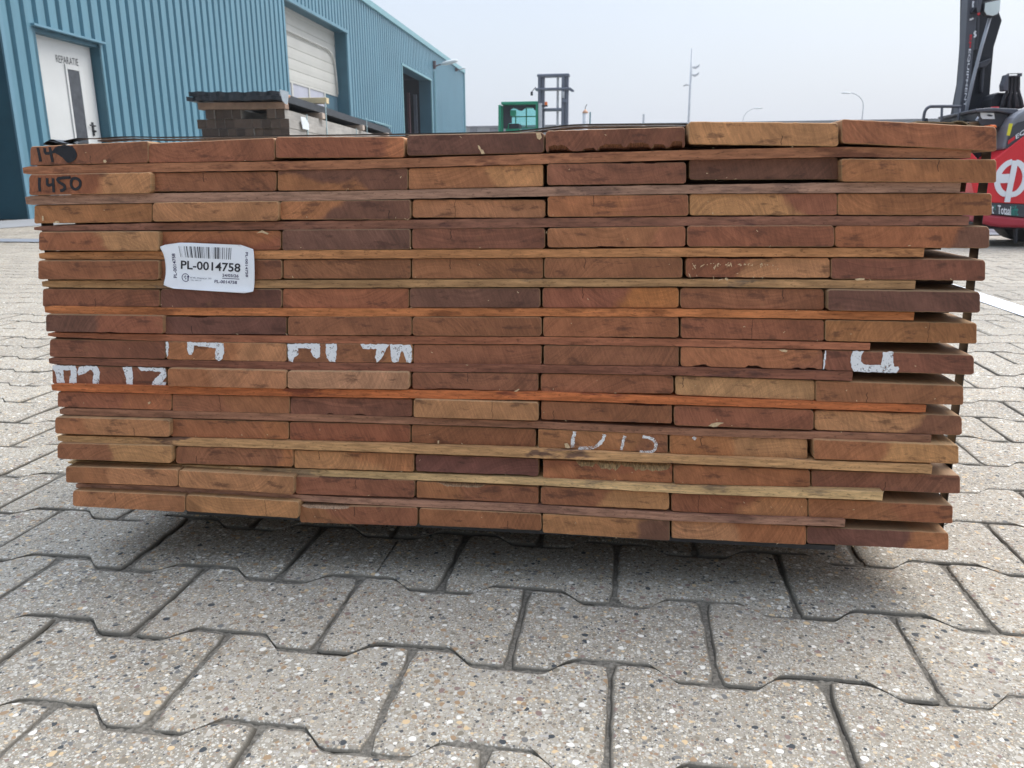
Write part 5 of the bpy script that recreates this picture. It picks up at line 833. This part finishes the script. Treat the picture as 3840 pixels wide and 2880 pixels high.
# ---------------- light poles ----------------
def pole(x,y,h,r0,r1,lab,kind):
    e_=empty('light_pole',(x,y,0),0,lab,'light pole','light poles in the distance')
    if kind=='mast':
        MB().tube([(0,0,0),(0,0,h*.5),(0,0,h)],[r0,(r0+r1)/2,r1],10).build('pole',M['pole'],e_,smooth=True)
        for dz,dx,sx in ((-1.55,.4,.75),(-2.2,.4,.75),(-3.05,-.5,-.45)):
            MB().box(min(0,dx),max(0,dx),-.04,.04,h+dz-.04,h+dz+.04).build('arm',M['pole'],e_)
            mb=MB(); s=abs(sx); x0_=dx-.1; mb.prism([(dx-.30*s,h+dz-.10*s),(dx+.10*s,h+dz+.06*s),(dx+.42*s,h+dz+.28*s),(dx+.38*s,h+dz+.05*s),(dx+.05*s,h+dz-.18*s)],-.3,.3); mb.build('floodlight',M['pole'],e_)
    elif kind=='curve':
        sg=1 if r1>0 else -1; r1=abs(r1)
        mb=MB(); P=[(0,0,0),(0,0,h-1.2)]+[(sg*1.5*(1-math.cos(a)),0,h-1.2+1.2*math.sin(a)) for a in [rad(15*k) for k in range(1,6)]]; mb.tube(P,[r0]+[r1]*(len(P)-1),8); mb.build('pole',M['pole'],e_,smooth=True)
        x_,_,z_=P[-1]; mb=MB(); mb.tube([(x_-.05*sg,0,z_-.01),(x_+.25*sg,0,z_-.02),(x_+.6*sg,0,z_+.0),(x_+.85*sg,0,z_-.02)],[.04,.075,.08,.03],10); mb.build('lamp_head',M['lampw'],e_,smooth=True)
    else: MB().tube([(0,0,0),(0,0,h)],[r0,r1],8).build('pole',M['pole'],e_)
    return e_
def at(P): return P[0][0],P[0][1]
q=[(4.6261, 11.9123), (4.7929, 5.78)]; pole(q[1][0],76,q[0][1],.14,.08,'tall floodlight mast, tallest pole on the skyline','mast')
q=[(11.6274, 8.0043)][0]; pole(q[0]-.3,90,q[1],.055,.035,'faint curved street lamp between the tall mast and right edge','curve')
q=[(19.7027, 7.968)][0]; pole(q[0],76,q[1],.075,-.045,'pale street lamp on the sky left of the red forklift','curve')
q=[(1.0087, 8.3654)][0]; pole(q[0],100,q[1],.16,.14,'short faint post beyond the capped cylinder','post')
# ---------------- far hall ----------------
fw=[(-23.3134, 7.977)][0]; hh=fw[1]
fh=empty('far_hall',(0,112,0),0,'low grey hall on the far horizon','building')
MB().box(-60,60,0,25,0,hh).build('wall',M['farw'],fh); 
mb=MB()
for k in range(34): x=-58+k*3.5+R.uniform(-.5,.5); mb.box(x,x+R.uniform(.5,1.1),-.1,.0,.2,hh-.3*R.random())
mb.build('bays',M['farb'],fh); MB().box(-60.3,60.3,-.3,25.3,hh,hh+.15).build('roof',M['farb'],fh)
# ---------------- red forklift, right ----------------
rf=empty('forklift',(2.9,6.4,0),0,'red and black forklift with lettered mast at the right edge','forklift'); ro_=(2.9,6.4,0)
def rp_(P,y0,y1,mat,name,par=rf,bev=.006): return MB().prism(P,y0,y1).build(name,M[mat],par,ro_,bevel=bev)
body=rp_([(2.2817, 0.5529), (2.2897, 0.6408), (2.3009, 0.6376), (2.3307, 0.6083), (2.3909, 0.5453), (2.4475, 0.6028), (2.5538, 0.6966), (2.74, 0.8592), (2.9889, 0.8551), (3.0807, 0.2908), (2.6745, 0.2981), (2.462, 0.3085), (2.3917, 0.3132), (2.3385, 0.3854)],6.0,6.95,'red','body',bev=.012)
rp_([(2.4532, 0.3094), (2.6747, 0.2963), (3.0821, 0.2818), (3.0965, 0.1937), (2.6876, 0.2078), (2.464, 0.2297)],6.003,6.9,'charcoal','side_band')
rp_([(2.3917, 0.3132), (2.4597, 0.3094), (2.4706, 0.2292), (2.6877, 0.2073), (3.0965, 0.1932), (3.107, 0.1291), (2.6982, 0.1352), (2.5637, 0.1394), (2.5017, 0.1458), (2.4107, 0.1705)],6.006,6.9,'red2','lower_body',bev=.02)
rp_([(2.4062, 0.1719), (2.5013, 0.149), (2.5635, 0.1413), (3.1064, 0.1323), (3.109, 0.1163), (2.5658, 0.1246), (2.4692, 0.1271), (2.4102, 0.1418)],6.05,6.85,'blackm','underside')
for X in (3.02,):
    mb=MB(); mb.tube([(X,6.10,.22),(X,6.32,.22)],.22,22); mb.build('wheel',M['rubber'],rf,ro_,bevel=.01); mb=MB(); mb.tube([(X,6.62,.22),(X,6.84,.22)],.22,22); mb.build('wheel',M['rubber'],rf,ro_,bevel=.01)
rp_([(2.6446, 0.1277), (2.662, 0.1277), (2.6736, 0.029), (2.6579, 0.0289)],6.0,6.04,'blackm','support_leg')
# emblem
def emb(P,wd,y=5.994): 
    mb=MB(); add_stroke(mb,P,wd,y,.006,0,6); mb.build('emblem',M['wht'],body,ro_)
emb([(2.5584, 0.5808), (2.5294, 0.5686), (2.5031, 0.5421), (2.4845, 0.5065), (2.479, 0.4616), (2.4858, 0.4255), (2.5022, 0.3938), (2.527, 0.3711), (2.5461, 0.3642)],.036); emb([(2.4882, 0.4701), (2.5219, 0.4695), (2.5526, 0.4711)],.060,5.992); emb([(2.5744, 0.5882), (2.5716, 0.5059), (2.5657, 0.4116), (2.5614, 0.311)],.036,5.990); emb([(2.5815, 0.5771), (2.6063, 0.568), (2.6315, 0.5411), (2.6494, 0.5053), (2.6562, 0.4651), (2.6505, 0.4247), (2.6321, 0.3888), (2.6093, 0.3685), (2.5822, 0.3618)],.036)
k_=body
def rtext(body_,P,mat,y,name,par): A,B,C=P; return text_on(name,body_,A,B,(C[0]-A[0],C[1]-A[1]),lambda a,b:(a,y,b),M[mat],par,org=ro_)
rtext('Totaal',[(2.5144, 0.2343), (2.6005, 0.2242), (2.5065, 0.2915)],'wht',5.998,'lettering',rf); rtext('lift',[(2.604, 0.2242), (2.6484, 0.2224), (2.5951, 0.2868)],'teal',5.998,'lettering',rf); rtext('t',[(2.4764, 0.2352), (2.4887, 0.2343), (2.4671, 0.303)],'wht',5.998,'lettering',rf); rtext('t',[(2.4874, 0.2595), (2.4983, 0.2595), (2.4814, 0.303)],'teal',5.998,'lettering',rf)
# black chassis mass behind, hood, fender
rp_([(2.3215, 0.8742), (2.4019, 0.8729), (2.4251, 0.843), (2.549, 0.8248), (2.6272, 0.8562), (2.7213, 0.8871), (3.0256, 0.9142), (3.0771, 0.5885), (2.3086, 0.5955), (2.2994, 0.7955)],6.3,6.9,'blackm','chassis')
rp_([(2.3512, 0.9202), (2.4769, 0.9211), (2.5897, 0.8986), (2.6614, 0.9021), (2.6651, 0.8768), (2.5514, 0.831), (2.4896, 0.8064), (2.4941, 0.7743), (2.3876, 0.7758), (2.3662, 0.8307)],6.15,6.8,'charcoal','console',bev=.015)
rp_([(2.3232, 0.9372), (2.4398, 0.9439), (2.5948, 0.9329), (2.6055, 0.9227), (2.5784, 0.898), (2.4649, 0.9182), (2.3383, 0.9167), (2.326, 0.9277)],6.12,6.82,'gun','console_lid',bev=.01)
rp_([(2.3698, 0.9135), (2.4567, 0.9104), (2.4684, 0.8705), (2.3904, 0.8718), (2.3766, 0.8864)],6.144,6.15,'plastic','console_label',bev=0); rp_([(2.4119, 0.8969), (2.4206, 0.9015), (2.4431, 0.8964), (2.4531, 0.8914), (2.4413, 0.8869), (2.4255, 0.8887)],6.14,6.144,'charcoal','console_print',bev=0)
mb=MB(); P=[(2.3356, 0.8785), (2.3253, 0.8629), (2.3289, 0.847), (2.3364, 0.8373), (2.345, 0.8308)]; mb.tube([(x,6.08,z) for x,z in P],.007,8); mb.build('grab_handle',M['rod'],rf,ro_,smooth=True)
rp_([(2.3938, 0.8245), (2.4338, 0.823), (2.4418, 0.8056), (2.3993, 0.8109)],6.02,6.15,'orange','side_lamp')
rp_([(2.6893, 0.9431), (2.6056, 0.923), (2.5634, 0.8974), (2.5372, 0.8683), (2.5174, 0.8154), (2.5083, 0.7495), (2.4981, 0.6577), (2.5352, 0.6669), (2.6316, 0.7447), (2.7097, 0.8063)],6.02,6.5,'fender','fender',bev=.02)
rp_([(2.6898, 0.848), (2.6035, 0.8463), (2.5594, 0.8346), (2.5331, 0.807), (2.5206, 0.7665), (2.5122, 0.6754), (2.5225, 0.6674), (2.6185, 0.7433), (2.6963, 0.8045)],6.014,6.021,'charcoal','fender_panel',bev=0)
rp_([(2.509, 0.8315), (2.5304, 0.829), (2.5218, 0.7513), (2.5035, 0.7547)],6.005,6.013,'yel','yellow_tape',bev=0)
rp_([(2.5193, 0.7201), (2.5555, 0.7487), (2.5569, 0.728), (2.5201, 0.6949)],6.005,6.013,'red','red_sticker',bev=0)
rtext('EQUIPMENT',[(2.5645, 0.7279), (2.8051, 0.9091), (2.5591, 0.7549)],'wht',6.008,'lettering',rf)
# hoses on the console
ho=MB()
for k in range(7):
    P=[(2.6039, 1.1712), (2.6081, 1.1198), (2.6117, 1.0715), (2.594, 1.0169), (2.589, 0.9617)]; Pb=[(2.6703, 1.1696), (2.6777, 1.1183), (2.6846, 1.0699), (2.7084, 1.0146), (2.7291, 0.9592)]
    u=k/6; L_=[(a[0]*(1-u)+b[0]*u,6.36+.03*(k%2),a[1]*(1-u)+b[1]*u) for a,b in zip(P,Pb)]; ho.tube(smoothline(L_,3),.012,8)
ho.build('hoses',M['hose'],rf,ro_,smooth=True)
rp_([(2.5506, 0.9624), (2.5453, 1.0243), (2.5567, 1.0565), (2.577, 1.0706), (2.6058, 1.0684), (2.6883, 1.0666), (2.7118, 1.0565), (2.7328, 1.0206), (2.7608, 0.9586)],6.42,6.6,'blackm','hose_housing'); rp_([(2.5773, 1.1814), (2.5938, 1.1803), (2.6054, 1.0716), (2.5742, 1.0723), (2.5656, 1.1111), (2.5725, 1.1479)],6.33,6.40,'gun','hose_plate')
mb=MB(); a_=[(2.5891, 1.1868), (2.6775, 1.1847), (2.6802, 1.1662), (2.5917, 1.1682)]; s_=[(2.5957, 1.1848), (2.6589, 1.1832), (2.6604, 1.1724), (2.5973, 1.1739)]
x0_,x1_,z0_,z1_=rect(a_); u0,u1,w0,w1=rect(s_); mb.box(x0_,x1_,6.33,6.36,w1,z1_); mb.box(x0_,x1_,6.33,6.36,z0_,w0); mb.box(x0_,u0,6.33,6.36,w0,w1); mb.box(u1,x1_,6.33,6.36,w0,w1); mb.build('hose_clamp',M['gun'],rf,ro_)
mb=MB(); rk=[(2.5195, 0.9507), (2.5235, 0.9225)]; mb.tube([(rk[0][0],6.3,rk[1][1]),(rk[0][0],6.3,rk[0][1])],.018,12); o=mb.build('stop_button_stem',M['yel'],rf,ro_); mb=MB(); mb.tube([(rk[0][0],6.3,rk[0][1]-.012),(rk[0][0],6.3,rk[0][1]+.012)],[.03,.026],14); mb.build('stop_button',M['red'],rf,ro_)
# mast
rp_([(2.3072, 1.913), (2.3619, 1.9108), (2.3941, 1.6151), (2.4016, 1.438), (2.4102, 1.1673), (2.4149, 1.0203), (2.3779, 0.8533), (2.3909, 0.6067), (2.376, 0.6068), (2.3602, 0.9917), (2.3611, 1.1684)]+[],6.5,6.62,'gun','mast_rail')
rp_([(2.391, 1.9334), (2.5886, 1.9253), (2.6029, 1.6978), (2.5953, 1.6627), (2.6304, 1.5906), (2.6002, 1.4086), (2.61, 1.1929), (2.624, 0.9844), (2.6571, 0.6068), (2.4466, 0.6088), (2.436, 0.8667), (2.4565, 1.178), (2.444, 1.4529)],6.66,6.9,'blackm','mast_frame')
rp_([(2.4363, 1.6189), (2.461, 1.6148), (2.4735, 1.4859), (2.4736, 1.3885), (2.4572, 1.389), (2.4464, 1.519)],6.62,6.66,'charcoal','mast_channel'); rp_([(2.5227, 1.2661), (2.5424, 1.2656), (2.5532, 1.0897), (2.5366, 1.0901)],6.62,6.66,'charcoal','mast_channel')
rp_([(2.4929, 1.2931), (2.5141, 1.3057), (2.5698, 1.3271), (2.5725, 1.3074), (2.5391, 1.2656), (2.5006, 1.26)],6.6,6.66,'charcoal','mast_brace')
mb=MB(); P=[(2.4643, 1.5769), (2.4326, 1.3744), (2.4061, 1.1612), (2.3828, 0.8631)]; mb.tube([(x,6.45,z) for x,z in P],.0125,8); mb.build('tilt_rod',M['rod'],rf,ro_,smooth=True)
mi_=rp_([(2.3939, 1.6681), (2.501, 1.6859), (2.5045, 1.6161), (2.4949, 1.5791), (2.4622, 1.5702), (2.4202, 1.5784), (2.3958, 1.6074)],6.40,6.45,'blackm','mirror_housing'); MB().prism([(2.401, 1.6616), (2.4968, 1.6783), (2.4982, 1.6163), (2.4881, 1.5871), (2.4612, 1.5771), (2.4208, 1.5853), (2.4026, 1.6102)],6.392,6.4).build('mirror_glass',M['mirror'],mi_,ro_)
rp_([(2.3417, 1.7765), (2.3763, 1.7752), (2.3848, 1.6823), (2.383, 1.6203), (2.3813, 1.6047), (2.3718, 1.6051), (2.3635, 1.6365)],6.41,6.44,'gun','lever'); rp_([(2.3718, 1.6051), (2.3813, 1.6047), (2.3841, 1.589), (2.3752, 1.5893)],6.41,6.44,'red','lever_tip')
rp_([(2.3596, 1.6465), (2.3796, 1.6521), (2.391, 1.614), (2.3718, 1.6147), (2.3467, 1.6124), (2.3442, 1.6187)],6.46,6.5,'blackm','mast_bracket')
def mtext(b_,P,mat): A,B,C=P; return text_on('mast_lettering',b_,A,B,(C[0]-A[0],C[1]-A[1]),lambda a,b:(a,6.494,b),M[mat],rf,org=ro_)
mtext('EP',[(2.3632, 1.4744), (2.3653, 1.384), (2.3772, 1.4733)],'red'); mtext('EQUIPMENT',[(2.3682, 1.3782), (2.3836, 0.9801), (2.3826, 1.3778)],'wht')
for P in ([(2.3576, 1.6955), (2.3557, 1.6735), (2.3598, 1.6544)],[(2.3982, 1.4973), (2.3923, 1.4815), (2.4025, 1.4651), (2.3908, 1.4558)],[(2.3477, 1.5755), (2.3606, 1.5751), (2.3707, 1.5843)]):
    mb=MB(); add_stroke(mb,P,.012,6.492,.004,.2,3); mb.build('mast_marking',M['wht'],rf,ro_)
# load backrest rail
lr=MB(); P=[(2.0926, 0.8043), (2.087, 0.8801), (2.087, 0.922), (2.0905, 0.9486), (2.1013, 0.9684), (2.1166, 0.9781), (2.1327, 0.9811), (2.2314, 0.9796), (2.3312, 0.9774)]; lr.tube([(x,6.4,z) for x,z in smoothline(P,2)],.011,8)
for a_ in ([(2.2026, 0.9792), (2.2171, 0.8026)],[(2.3196, 0.9743), (2.3326, 0.8009)]): lr.tube([(x,6.4,z) for x,z in a_],.009,8)
lr.build('backrest_rail',M['gun'],rf,ro_,smooth=True); mb=MB(); P=[(2.3321, 0.9708), (2.3441, 0.8008)]; mb.tube([(x,6.42,z) for x,z in P],.008,8); mb.build('pale_rod',M['rod'],rf,ro_)
rp_([(2.0927, 0.9018), (2.113, 0.8981), (2.1176, 0.8645), (2.0871, 0.865)],6.38,6.42,'blackm','rail_clamp')
rp_([(2.0856, 0.8213), (2.3666, 0.8172), (2.3774, 0.7331), (2.0956, 0.7366)],6.38,6.46,'blackm','carriage')
# white bar on the ground behind
q=[(3.0383, 7.5295), (3.4254, 7.6011)]
tag(MB().box(1.9,6.0,7.6,7.68,0,.055).build('steel_bar',M['wht'],bevel=.004),'white bar lying on the paving behind the red forklift','bar')
tag(MB().box(1.8,6.0,7.3,7.55,0.0,.012).build('rubber_mat',M['gun'],bevel=.004),'flat grey strip on the paving in front of the white bar','strip')  # flat strip added for a dark grey band on the ground

# ---------------- haze ----------------
hz=MB().box(-190,190,-22,190,-1.2,14.5)
mh=bpy.data.materials.new('haze'); mh.use_nodes=True; nt=mh.node_tree; nt.nodes.clear(); o_=N(nt,'ShaderNodeOutputMaterial'); v_=N(nt,'ShaderNodeVolumePrincipled'); v_.inputs['Color'].default_value=(.93,.95,1,1); v_.inputs['Density'].default_value=.0010; v_.inputs['Anisotropy'].default_value=.2
nt.links.new(v_.outputs[0],o_.inputs['Volume']); o=hz.build('haze',mh); tag(o,kind='stuff')
